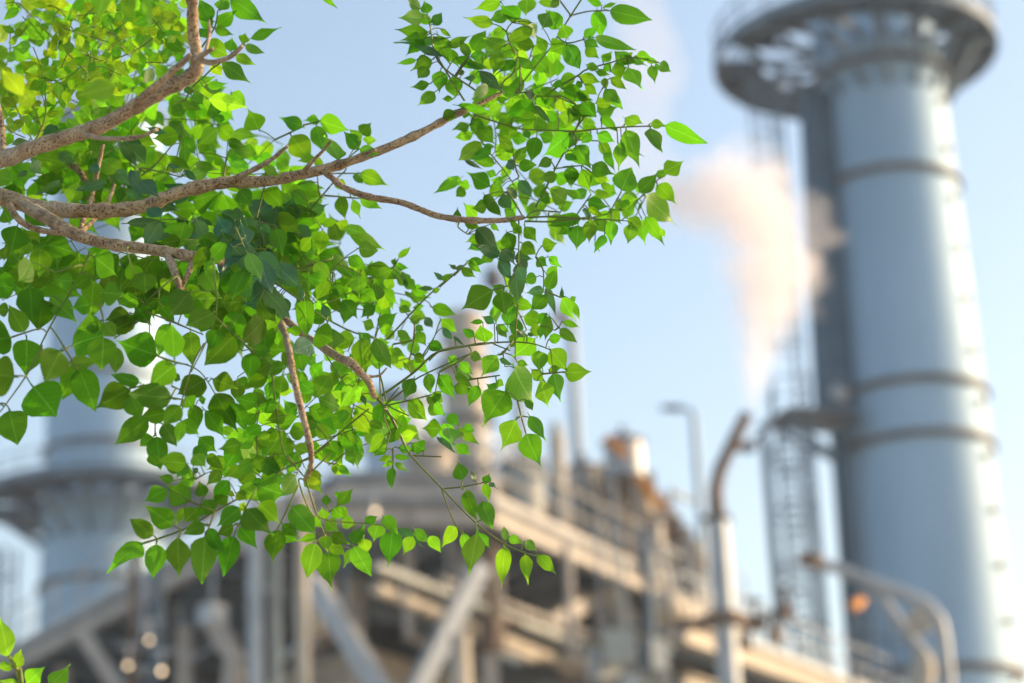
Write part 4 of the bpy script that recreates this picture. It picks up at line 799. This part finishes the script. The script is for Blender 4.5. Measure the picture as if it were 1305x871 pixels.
def leaf_mat(name, top, under, trans, tf, rough, spec):
    m = bpy.data.materials.new(name); m.use_nodes = True; t = m.node_tree; b = t.nodes['Principled BSDF']; L = t.links.new
    def N(k): return t.nodes.new(k)
    def math_(op, a, bb=None):
        n = N('ShaderNodeMath'); n.operation = op
        for i, x in enumerate((a, bb)):
            if x is None: continue
            if isinstance(x, (int, float)): n.inputs[i].default_value = x
            else: L(x, n.inputs[i])
        return n.outputs[0]
    uv = N('ShaderNodeUVMap'); sp = N('ShaderNodeSeparateXYZ'); L(uv.outputs[0], sp.inputs[0])
    U_, V_ = sp.outputs[0], sp.outputs[1]
    au = math_('ABSOLUTE', math_('SUBTRACT', U_, 0.5))
    mid = math_('LESS_THAN', au, 0.022)
    fr_ = math_('FRACT', math_('MULTIPLY', math_('SUBTRACT', V_, math_('MULTIPLY', au, 0.75)), 6.5))
    lat = math_('LESS_THAN', math_('ABSOLUTE', math_('SUBTRACT', fr_, 0.5)), 0.05)
    vein = math_('MAXIMUM', mid, math_('MULTIPLY', lat, 0.38))
    oi = N('ShaderNodeObjectInfo'); at = N('ShaderNodeAttribute'); at.attribute_name = 'rnd'
    rnd = math_('FRACT', math_('ADD', oi.outputs['Random'], at.outputs['Fac']))
    tc = N('ShaderNodeTexCoord'); nz = N('ShaderNodeTexNoise'); nz.inputs['Scale'].default_value = 3.0; nz.inputs['Detail'].default_value = 4
    L(uv.outputs[0], nz.inputs['Vector']); nz.noise_dimensions = '4D'; L(math_('MULTIPLY', rnd, 40), nz.inputs['W'])
    hs = math_('ADD', 0.485, math_('MULTIPLY', rnd, 0.03))
    vv = math_('ADD', math_('ADD', 0.72, math_('MULTIPLY', math_('FRACT', math_('MULTIPLY', rnd, 7.31)), 0.5)), math_('MULTIPLY', math_('SUBTRACT', nz.outputs[0], .5), 0.5))
    def col_(c, c_v):
        mx = N('ShaderNodeMix'); mx.data_type = 'RGBA'; mx.inputs[6].default_value = (*c, 1); mx.inputs[7].default_value = (*c_v, 1); L(math_('MULTIPLY', vein, .58), mx.inputs[0])
        h = N('ShaderNodeHueSaturation'); L(mx.outputs[2], h.inputs['Color']); L(hs, h.inputs['Hue']); L(vv, h.inputs['Value']); return h.outputs[0]
    geo = N('ShaderNodeNewGeometry')
    ct = col_(top, tuple(min(1, x*2.0+.03) for x in top)); cu = col_(under, tuple(min(1, x*1.9+.04) for x in under))
    mx = N('ShaderNodeMix'); mx.data_type = 'RGBA'; L(geo.outputs['Backfacing'], mx.inputs[0]); L(ct, mx.inputs[6]); L(cu, mx.inputs[7])
    # a brown nick at some tips and margins
    sp_n = N('ShaderNodeTexNoise'); sp_n.noise_dimensions = '4D'; sp_n.inputs['Scale'].default_value = 9; L(uv.outputs[0], sp_n.inputs['Vector']); L(math_('MULTIPLY', rnd, 90), sp_n.inputs['W'])
    brown = math_('MAXIMUM', math_('GREATER_THAN', sp_n.outputs[0], 0.69), math_('GREATER_THAN', math_('ADD', V_, math_('MULTIPLY', sp_n.outputs[0], .1)), 1.035))
    mb_ = N('ShaderNodeMix'); mb_.data_type = 'RGBA'; L(math_('MULTIPLY', brown, .7), mb_.inputs[0]); L(mx.outputs[2], mb_.inputs[6]); mb_.inputs[7].default_value = (.16, .08, .02, 1)
    L(mb_.outputs[2], b.inputs['Base Color']); b.inputs['Roughness'].default_value = rough; b.inputs['Specular IOR Level'].default_value = spec
    tr = N('ShaderNodeBsdfTranslucent'); L(col_(trans, tuple(min(1, x*1.3+.04) for x in trans)), tr.inputs['Color'])
    bp = N('ShaderNodeBump'); bp.inputs['Strength'].default_value = .5; bp.inputs['Distance'].default_value = .0012; bp.invert = True
    L(math_('ADD', vein, math_('MULTIPLY', nz.outputs[0], 1.2)), bp.inputs['Height']); L(bp.outputs[0], b.inputs['Normal'])
    ms = N('ShaderNodeMixShader'); ms.inputs[0].default_value = tf; L(b.outputs[0], ms.inputs[1]); L(tr.outputs[0], ms.inputs[2])
    L(ms.outputs[0], t.nodes['Material Output'].inputs['Surface']); return m
LM = {
 'g': leaf_mat('leaf_green', (.045, .135, .010), (.075, .19, .014), (.17, .52, .008), .52, .42, .35),
 'b': leaf_mat('leaf_fresh_green', (.070, .19, .012), (.12, .27, .025), (.26, .66, .010), .56, .42, .35),
 'd': leaf_mat('leaf_deep_green', (.040, .110, .008), (.068, .16, .010), (.135, .43, .006), .5, .5, .22),
 't': leaf_mat('leaf_mature_green', (.022, .10, .038), (.045, .14, .045), (.07, .28, .03), .25, .30, .7),  # teal in the base colour imitates sky reflected by glossy upper sides
 'y': leaf_mat('leaf_young_yellow_green', (.16, .27, .012), (.20, .33, .02), (.38, .64, .01), .5, .45, .3),
}
LM['o'] = LM['d']
# --- leaf blades: unit length along +Y, half width 1 along X, upper side +Z
PROF = {'a': [(0, .03), (.04, .30), (.10, .60), (.19, .88), (.29, 1.0), (.41, .97), (.53, .80), (.64, .55), (.74, .30), (.83, .13), (.92, .055), (1, .0)],
        'r': [(0, .03), (.04, .18), (.11, .44), (.21, .74), (.33, .97), (.43, 1.0), (.54, .80), (.64, .53), (.74, .27), (.83, .11), (.92, .045), (1, .0)],
        'o': [(0, .03), (.03, .34), (.09, .66), (.19, .90), (.32, 1.0), (.46, .98), (.60, .83), (.72, .60), (.82, .36), (.91, .16), (.97, .06), (1, .0)]}
def leaf_geo(shape, seed):
    r = random.Random(seed); pr = PROF[shape]; n = len(pr)
    fold = r.uniform(-.02, .18); droop = r.uniform(-.05, .20); wave = r.uniform(.015, .05); ph = r.uniform(0, 6); sway = r.uniform(-.05, .05); asym = r.uniform(.90, 1.10)
    kind = seed % 100; bite = {4: (4, 1, .45), 5: (6, -1, .35)}.get(kind); 
    if kind == 6: fold, droop = .75, .38                  # a curling leaf
    if kind == 5: wave = .09
    vs, uvs, fs = [], [], []
    for i, (t, wd) in enumerate(pr):
        zc = -droop*t*t; xc = sway*math.sin(t*math.pi)*.6/ .35 * .3
        for s in (-1, 1, 0):
            jag = 1 + (r.uniform(-.045, .045) if 0 < i < n-2 else 0)
            wx = wd*(asym if s > 0 else 2-asym)*jag*abs(s)
            if bite and s == bite[1] and i in (bite[0], bite[0]+1): wx *= 1-bite[2]*(1 if i == bite[0] else .6)
            z = zc + abs(s)*wd*fold*.38 + abs(s)*wave*math.sin(t*9+ph+s)
            vs.append((xc+s*wx, t, z)); uvs.append((.5+.5*s*wx, t))
    for i in range(n-1):
        a, b = i*3, (i+1)*3
        fs += [(a, a+2, b+2, b), (a+2, a+1, b+1, b+2)]
    k = len(vs)                                           # the short stalk
    for yy, rr in ((-.13, .022), (0.01, .030)):
        for q in range(3):
            an = q*2.094; vs.append((rr*1.6*math.cos(an), yy, rr*math.sin(an))); uvs.append((.5, 0))
    fs += [(k+q, k+(q+1) % 3, k+3+(q+1) % 3, k+3+q) for q in range(3)]
    return vs, uvs, fs
VAR = {s: [leaf_geo(s, 100*j+ord(s)) for j in range(7)] for s in 'aro'}
_lm = {}
def leaf_mesh(shape, j, style):
    key = (shape, j, style)
    if key not in _lm:
        vs, uvs, fs = VAR[shape][j]
        me = bpy.data.meshes.new('leaf'); me.from_pydata(vs, [], fs); me.materials.append(LM[style])
        me.polygons.foreach_set('use_smooth', [True]*len(fs))
        ul = me.uv_layers.new(name='UVMap'); li = [i for f in fs for i in f]
        ul.data.foreach_set('uv', [c for i in li for c in uvs[i]]); me.update(); _lm[key] = me
    return _lm[key]
def leaf_frame(b, t, db, wpx, r, tilt=None):
    """b, t: base and tip in pixels; db: depth of the base; returns a world matrix"""
    dx, dy = t[0]-b[0], t[1]-b[1]; Lp = math.hypot(dx, dy); k = db/FPX
    th = max(-.7, min(.7, r.gauss(0, .33))) if tilt is None else tilt
    Bp = atD(b[0], b[1], db); Tp = atD(t[0], t[1], db+Lp*k*math.tan(th))
    Y = Tp-Bp; Ln = Y.length; Y.normalize()
    view = (Bp-CAM).normalized(); X = Y.cross(view).normalized(); Z = X.cross(Y)
    if Z.z < 0: X, Z = -X, -Z
    ph = max(-.75, min(.75, r.gauss(0, .38))); q = Matrix.Rotation(ph, 3, Y); X = q @ X; Z = q @ Z
    hw = wpx/2*k/max(.6, math.cos(ph)); zs = Ln
    return Matrix(((X.x*hw, Y.x*Ln, Z.x*zs, Bp.x), (X.y*hw, Y.y*Ln, Z.y*zs, Bp.y), (X.z*hw, Y.z*Ln, Z.z*zs, Bp.z), (0, 0, 0, 1)))

tree = empty('leafy_tree', (-1.55, 3.1, 0), 'leafy green tree reaching in from the left, its branches overhanging the plant', 'tree')
# --- bark branches (pixel, pixel, depth, diameter in pixels)
BR = [
 ('branch', [(-420, 330, 3.0, 40), (-250, 290, 2.9, 32), (-120, 235, 2.8, 27), (-40, 212, 2.75, 23), (5, 203, 2.72, 21), (45, 188, 2.7, 20), (95, 172, 2.68, 20), (130, 160, 2.66, 20), (175, 135, 2.64, 19), (215, 112, 2.62, 19), (240, 99, 2.61, 19), (251, 86, 2.6, 18), (250, 66, 2.59, 16), (246, 40, 2.58, 15), (245, 0, 2.56, 14), (243, -60, 2.54, 13), (260, -140, 2.5, 11)]),
 ('branch', [(172, 135, 2.63, 11), (186, 120, 2.60, 10), (207, 103, 2.59, 9), (228, 84, 2.585, 9), (244, 70, 2.58, 8)]),
 ('branch', [(248, 72, 2.585, 9), (262, 79, 2.57, 8), (275, 79, 2.56, 7), (295, 72, 2.55, 6), (309, 59, 2.54, 4)]),
 ('branch', [(250, 75, 2.58, 8), (262, 68, 2.56, 6), (272, 62, 2.55, 4)]),
 ('branch', [(262, 66, 2.56, 5), (267, 43, 2.58, 4), (266, 26, 2.6, 3)]),
 ('branch', [(108, 171, 2.67, 8), (125, 176, 2.62, 6), (155, 177, 2.6, 6), (180, 174, 2.58, 5), (200, 165, 2.56, 4)]),
 ('branch', [(3, 207, 2.72, 10), (3, 180, 2.74, 9), (0, 150, 2.76, 8), (-10, 110, 2.8, 7)]),
 ('branch', [(-420, 330, 3.02, 44), (-250, 280, 2.99, 34), (-120, 250, 2.97, 28), (-40, 243, 2.95, 23), (0, 251, 2.94, 22), (50, 265, 2.93, 20), (100, 269, 2.92, 19), (150, 268, 2.92, 18), (185, 262, 2.92, 17), (230, 245, 2.93, 17), (285, 233, 2.94, 16), (340, 231, 2.95, 14), (400, 219, 2.96, 13), (440, 208, 2.97, 12), (490, 190, 2.98, 11), (535, 170, 2.99, 10), (575, 149, 3.0, 9), (600, 138, 3.0, 7), (640, 118, 3.02, 4)]),
 ('branch', [(412, 217, 2.96, 9), (422, 226, 2.95, 8), (440, 240, 2.94, 8), (470, 251, 2.94, 8), (510, 258, 2.95, 8), (535, 267, 2.95, 8), (560, 276, 2.95, 8), (600, 281, 2.95, 8), (640, 281, 2.95, 7), (668, 277, 2.95, 6)]),
 ('branch', [(284, 234, 2.94, 8), (320, 218, 2.92, 7), (345, 204, 2.9, 6), (367, 186, 2.88, 4)]),
 ('branch', [(386, 220, 2.95, 6), (400, 204, 2.93, 5), (411, 193, 2.92, 4), (422, 179, 2.9, 3)]),
 ('branch', [(436, 208, 2.96, 6), (455, 200, 2.94, 5), (479, 191, 2.92, 4)]),
 ('branch', [(30, 261, 2.93, 18), (60, 278, 2.88, 17), (90, 296, 2.82, 17), (120, 307, 2.8, 16), (150, 313, 2.78, 15), (190, 318, 2.76, 15), (240, 326, 2.74, 14), (275, 331, 2.74, 12), (300, 340, 2.82, 11), (325, 362, 2.95, 11), (345, 392, 2.97, 10), (361, 420, 2.82, 9), (368, 445, 2.66, 9), (373, 475, 2.62, 9), (382, 515, 2.61, 9), (391, 550, 2.61, 8), (396, 575, 2.62, 8), (396, 595, 2.65, 7), (389, 612, 2.7, 5)]),
 ('branch', [(12, 262, 2.92, 10), (22, 278, 2.88, 9), (40, 290, 2.86, 8), (65, 296, 2.84, 8), (88, 297, 2.82, 8)]),
 ('branch', [(213, 323, 2.75, 11), (221, 343, 2.73, 11), (228, 365, 2.72, 8), (232, 390, 2.71, 4)]),
 ('branch', [(246, 329, 2.74, 8), (241, 346, 2.73, 7), (234, 362, 2.73, 6), (232, 372, 2.72, 4)]),
 ('branch', [(345, 392, 2.97, 9), (385, 425, 2.94, 9), (410, 442, 2.86, 10), (430, 455, 2.78, 11), (447, 463, 2.72, 11), (461, 477, 2.72, 10), (470, 487, 2.72, 9), (477, 506, 2.75, 8)]),
 ('branch', [(470, 480, 2.72, 4), (483, 479, 2.72, 3), (493, 469, 2.71, 2)]),
 ('branch', [(131, 185, 3.1, 5), (124, 220, 3.08, 5), (115, 258, 3.06, 6), (102, 292, 2.9, 6)]),
 ('branch', [(60, 195, 3.2, 10), (85, 205, 3.2, 11), (105, 226, 3.2, 10), (118, 260, 3.15, 8)]),
 ('branch', [(146, 236, 3.1, 4), (135, 262, 3.05, 6), (112, 288, 2.95, 7), (100, 297, 2.85, 8)]),
]
anchors = []                                              # (x, y, depth) points that twigs may grow from
for name, pts in BR:
    P = smooth([atD(x, y, d) for x, y, d, _ in pts], 5); n = len(pts); rad = []
    for i in range(n-1):
        for k in range(5):
            t = k/5; d = pts[i][2]*(1-t)+pts[i+1][2]*t
            rad.append((pts[i][3]*(1-t)+pts[i+1][3]*t)/2*d/FPX)
    rad.append(pts[-1][3]/2*pts[-1][2]/FPX)
    rad = [q*(1+rng.uniform(-.09, .09)+(.20 if rng.random() < .12 else 0)) for q in rad]
    m = MB(); m.tube(P, rad, 12); m.build('branch', M['bark'], tree, True)
    anchors += [px_of(q) for q in P]
tk = atD(-420, 330, 3.01)
m = MB(); tp = smooth([Vector((tk.x-.25, tk.y+.1, 0)), Vector((tk.x-.2, tk.y+.06, .9)), Vector((tk.x-.1, tk.y+.02, 1.7)), tk, tk+Vector((-.05, .05, .9)), tk+Vector((.1, .2, 2.0))], 6)
nn = len(tp); m.tube(tp, [(.105-.055*i/nn)*(1+.25*max(0, 1-i/5)) for i in range(nn)], 18); m.build('trunk', M['bark'], tree, True)

# --- traced twigs and leaves
leaves = []; twigs = []; tiles = []
for ln in LEAVES.strip().splitlines():
    if ln[0] == '@':
        a = ln[1:].split(); tiles.append((float(a[0]), float(a[1]), float(a[2]), float(a[3]), a[4]))
    elif ln[0] == '~':
        ox, oy, s, d, sty = tiles[-1]; a = ln[1:].split(); wd = 2.3
        if ',' not in a[-1]: wd = float(a.pop())
        d += rng.uniform(-.06, .06)
        twigs.append([len(tiles)-1, [(ox+float(q.split(',')[0])/s, oy+float(q.split(',')[1])/s, d) for q in a], wd, sty])
    else:
        ox, oy, s, d, sty = tiles[-1]
        for e in ln.split(';'):
            p = e.split(); st = p[5] if len(p) > 5 else sty
            q = [float(c) for c in p[:5]]
            shape = rng.choice('ooooa') if sty in 'o' else rng.choice('aaaor')
            leaves.append([len(tiles)-1, (ox+q[0]/s, oy+q[1]/s), (ox+q[2]/s, oy+q[3]/s), q[4]/s, st, shape, d, sty])
def near(pts, x, y):
    best = (1e9, None)
    for i in range(len(pts)-1):
        ax, ay, ad = pts[i]; bx, by, bd = pts[i+1]; dx, dy = bx-ax, by-ay; l2 = dx*dx+dy*dy or 1e-6
        t = max(0, min(1, ((x-ax)*dx+(y-ay)*dy)/l2)); qx, qy = ax+dx*t, ay+dy*t; e = math.hypot(x-qx, y-qy)
        if e < best[0]: best = (e, (qx, qy, ad+(bd-ad)*t))
    return best
# let loose twig ends meet the nearest branch or twig
for i, tw_ in enumerate(twigs):
    ends = []
    for w_ in (0, -1):
        x, y, d = tw_[1][w_]; best = (1e9, None)
        for q in anchors:
            e = math.hypot(q[0]-x, q[1]-y)+abs(q[2]-d)*60
            if e < best[0]: best = (e, q)
        for j, o in enumerate(twigs):
            if j >= i or o[3] != tw_[3] and abs(o[1][0][2]-d) > .25: continue
            e, q = near(o[1], x, y); e += abs(q[2]-d)*60
            if e < best[0]: best = (e, q)
        ends.append((best[0], w_, best[1]))
    e, w_, q = min(ends)
    if e < 20:
        if w_ == 0: tw_[1].insert(0, q)
        else: tw_[1].append(q)
pets = {}
RL = random.Random(5); ready = []
for lf in leaves:
    ti, b, t, wd, st, shape, d, sty = lf; best = (1e9, None, None)
    for i, o in enumerate(twigs):
        if o[0] != ti: continue
        e, q = near(o[1], *b)
        if e < best[0]: best = (e, q, i)
    db = d+RL.gauss(0, .05)
    if best[1] is not None and best[0] < 34:
        db = best[1][2]+RL.uniform(-.012, .012); Lp = math.hypot(t[0]-b[0], t[1]-b[1])
        back = (b[0]-(t[0]-b[0])/Lp*5, b[1]-(t[1]-b[1])/Lp*5)
        if best[0] > 2.5: pets.setdefault(best[2], []).append((atD(*best[1]), atD(back[0], back[1], db), atD(b[0], b[1], db)))
    big = 1.09 if sty in 'do' else 1.04; mw = leaf_frame(b, (b[0]+(t[0]-b[0])*big, b[1]+(t[1]-b[1])*big), db, wd*(1.15 if sty in 'do' else 1.06), RL)
    inside = max(0, min(1305, max(b[0], t[0])+wd/2)-max(0, min(b[0], t[0])-wd/2)) > 5
    ready.append((math.hypot(t[0]-b[0], t[1]-b[1])*wd*(1 if inside else 0), mw, shape, RL.randrange(7), 'd' if st == 'o' else st))
ready.sort(key=lambda q: -q[0])
for i, (_, pts, wd, sty) in enumerate(twigs):
    P = smooth([atD(*q) for q in pts], 4); k = pts[0][2]/FPX; n = len(P); m = MB()
    m.tube(P, [wd*k/2*(1.15-.5*j/n) for j in range(n)], 6)
    for a, b, c in pets.get(i, []): m.tube([a, a.lerp(c, .5)+Vector((0, 0, .002)), c], 1.5*k/2, 4)
    ym = twigs[i][0]
    m.build('twig', M['twig_y'] if tiles[ym][2] == 4.35 and tiles[ym][0] == 0 or tiles[ym][0] == 340 else M['twig'], tree, True)
root_inv = Matrix.Translation(-tree.location)
for ar, mw, shape, j, st in ready[:300]:
    o = link('leaf', leaf_mesh(shape, j, st), tree); o.matrix_world = mw if False else mw
    o.matrix_parent_inverse = root_inv; o.matrix_basis = mw

# --- fill: leaf sprays deeper inside the crown, joined
class LeafPile:
    def __init__(s): s.v = []; s.f = []; s.uv = []; s.mi = []; s.rn = []
    def add(s, mw, shape, j, st, r):
        vs, uvs, fs = VAR[shape][j]; n = len(s.v); s.v += [tuple(mw @ Vector(q)) for q in vs]; rv = r.random(); s.rn += [rv]*len(vs)
        s.f += [tuple(i+n for i in f) for f in fs]; s.mi += ['gbdty'.index(st)]*len(fs)
        for f in fs: s.uv += [c for i in f for c in uvs[i]]
    def build(s, name, parent):
        me = bpy.data.meshes.new(name); me.from_pydata(s.v, [], s.f)
        for k in 'gbdty': me.materials.append(LM[k])
        me.polygons.foreach_set('material_index', s.mi); me.polygons.foreach_set('use_smooth', [True]*len(s.f))
        me.uv_layers.new(name='UVMap').data.foreach_set('uv', s.uv)
        me.attributes.new('rnd', 'FLOAT', 'POINT').data.foreach_set('value', s.rn); me.update()
        return tag(link(name, me, parent), kind='stuff')
pile = LeafPile(); tw_m = MB()
for ar, mw, shape, j, st in ready[300:]: pile.add(mw, shape, j, st, RL)
def inpoly(x, y, poly):
    c = False; n = len(poly)
    for i in range(n):
        x1, y1 = poly[i]; x2, y2 = poly[i-1]
        if (y1 > y) != (y2 > y) and x < (x2-x1)*(y-y1)/(y2-y1)+x1: c = not c
    return c
def fill(poly, count, d0, d1, size, styles, seed, ang=(0, 360)):
    r = random.Random(seed); xs = [p[0] for p in poly]; ys = [p[1] for p in poly]; made = 0
    while made < count:
        x, y = r.uniform(min(xs), max(xs)), r.uniform(min(ys), max(ys))
        if not inpoly(x, y, poly): continue
        a = R_(r.uniform(*ang)); d = r.uniform(d0, d1); L = size*r.uniform(2.2, 3.4); n = r.choice((2, 3, 3, 4)); bend = r.uniform(-.5, .5)
        sty = r.choice(styles); pts = []
        for k in range(n+1):
            t = k/n; aa = a+bend*t; pts.append((x+math.cos(aa)*L*t, y+math.sin(aa)*L*t, d+r.uniform(-.02, .02)))
        keep = 0
        for k in range(n+1):
            for sgn in ((-1, 1) if k < n else (0,)):
                bx, by, bd = pts[k]; aa = a+bend*k/n+sgn*r.uniform(.8, 1.3); l = size*r.uniform(.75, 1.2)
                bx += math.cos(aa)*4; by += math.sin(aa)*4; tx, ty = bx+math.cos(aa)*l, by+math.sin(aa)*l+l*.15
                if not inpoly(bx+(tx-bx)*.6, by+(ty-by)*.6, poly): continue
                pile.add(leaf_frame((bx, by), (tx, ty), bd, l*r.uniform(.55, .8), r), r.choice('aar'), r.randrange(7), sty if r.random() < .7 else r.choice(styles), r); made += 1; keep = k
        if keep > 0: tw_m.tube([atD(*q) for q in pts[:keep+1]], 1.6*d/FPX/2, 4)
fill([(-10, -10), (238, -10), (245, 60), (225, 120), (120, 165), (-10, 200)], 230, 3.12, 3.5, 26, 'yybbbg', 1)
fill([(150, 130), (235, 60), (262, 70), (285, 115), (322, 165), (400, 230), (400, 300), (280, 225), (180, 240), (-10, 240), (-10, 200)], 190, 3.08, 3.5, 30, 'ggbbb', 2)
fill([(-10, 210), (110, 180), (240, 240), (420, 250), (440, 330), (340, 400), (280, 330), (120, 290), (-10, 270)], 190, 3.05, 3.4, 38, 'gddtb', 3)
fill([(0, 290), (120, 320), (270, 335), (370, 420), (350, 470), (230, 400), (100, 370), (0, 400)], 110, 2.85, 3.2, 46, 'dddg', 4)
fill([(380, 330), (500, 330), (580, 400), (560, 470), (440, 470), (380, 400)], 75, 3.0, 3.3, 25, 'gggbb', 5)
fill([(300, 430), (420, 440), (500, 500), (560, 560), (480, 570), (410, 620), (330, 640), (240, 620), (300, 520)], 110, 2.9, 3.2, 31, 'ggdbb', 6)
fill([(590, 40), (700, 20), (720, 110), (820, 100), (820, 230), (810, 300), (720, 310), (640, 260), (610, 170)], 110, 3.05, 3.3, 27, 'ggbb', 7)
fill([(590, 300), (680, 300), (700, 380), (690, 450), (640, 450), (610, 350)], 12, 2.95, 3.1, 26, 'gg', 8)
fill([(-330, -260), (300, -260), (300, -20), (-10, -15), (-15, 330), (-330, 420)], 330, 2.8, 3.8, 40, 'ggbdy', 9)
fill([(520, -220), (800, -220), (760, -30), (560, -25)], 60, 2.9, 3.3, 30, 'ggb', 10)
fill([(175, 262), (335, 275), (375, 340), (345, 392), (270, 338), (185, 305)], 42, 2.76, 2.9, 34, 'ttdd', 12)
fill([(-5, 70), (60, 20), (225, 5), (235, 55), (150, 130), (20, 185), (-5, 190)], 130, 2.92, 3.12, 19, 'yybb', 13)
pile.build('foliage', tree)
tag(tw_m.build('twiglets', M['twig'], tree), kind='stuff')

# --- young shoot at the lower left edge
ox, oy, s = 0, 740, 6.65
sx = atD(30, 900, 2.6); shoot = empty('leafy_shoot', (sx.x, sx.y, 0), 'bright green leafy shoot rising at the lower left edge below the tree', 'plant')
stem = [Vector((sx.x+.05, sx.y, 0)), Vector((sx.x+.03, sx.y, .8)), Vector((sx.x, sx.y, sx.z-.2)), atD(27, 880, 2.6), atD(ox+130/s, oy+745/s, 2.6), atD(ox+75/s, oy+640/s, 2.6)]
P = smooth(stem, 5); m = MB(); m.tube(P, [.006-.0045*i/len(P) for i in range(len(P))], 8); m.build('stem', M['twig_y'], shoot, True)
for bx, by, tx, ty, wd in ((72, 640, -10, 280, 180), (140, 735, 182, 565, 100), (100, 720, -40, 745, 90), (220, 880, 390, 725, 165), (430, 900, 598, 700, 155), (160, 868, -40, 850, 60)):
    b = (ox+bx/s, oy+by/s); t = (ox+tx/s, oy+ty/s)
    m = MB(); m.tube(smooth([atD(ox+130/s if bx < 200 else 27, oy+745/s if bx < 200 else 878, 2.6), atD(b[0], b[1]+2, 2.6), atD(*b, 2.6)], 3), .0008, 5)
    m.build('leaf_stalk', M['twig_y'], shoot)
    o = link('leaf', leaf_mesh('a', RL.randrange(7), 'b'), shoot); o.matrix_parent_inverse = Matrix.Translation(-shoot.location); o.matrix_basis = leaf_frame(b, t, 2.6, wd/s, RL)

# ------------------------------------------------------------------ thin haze over the whole plant
hm = bpy.data.materials.new('haze'); hm.use_nodes = True; ht = hm.node_tree; ht.nodes.remove(ht.nodes['Principled BSDF'])
hv = ht.nodes.new('ShaderNodeVolumePrincipled'); hv.inputs['Color'].default_value = (0.95, 0.95, 0.95, 1); hv.inputs['Density'].default_value = 0.0004; hv.inputs['Anisotropy'].default_value = 0.2
ht.links.new(hv.outputs[0], ht.nodes['Material Output'].inputs['Volume'])
m = MB(); m.box((0, 200, 29.5), 1300, 900, 61); tag(m.build('haze', hm), 'thin pale haze in the air around the plant', kind='stuff')
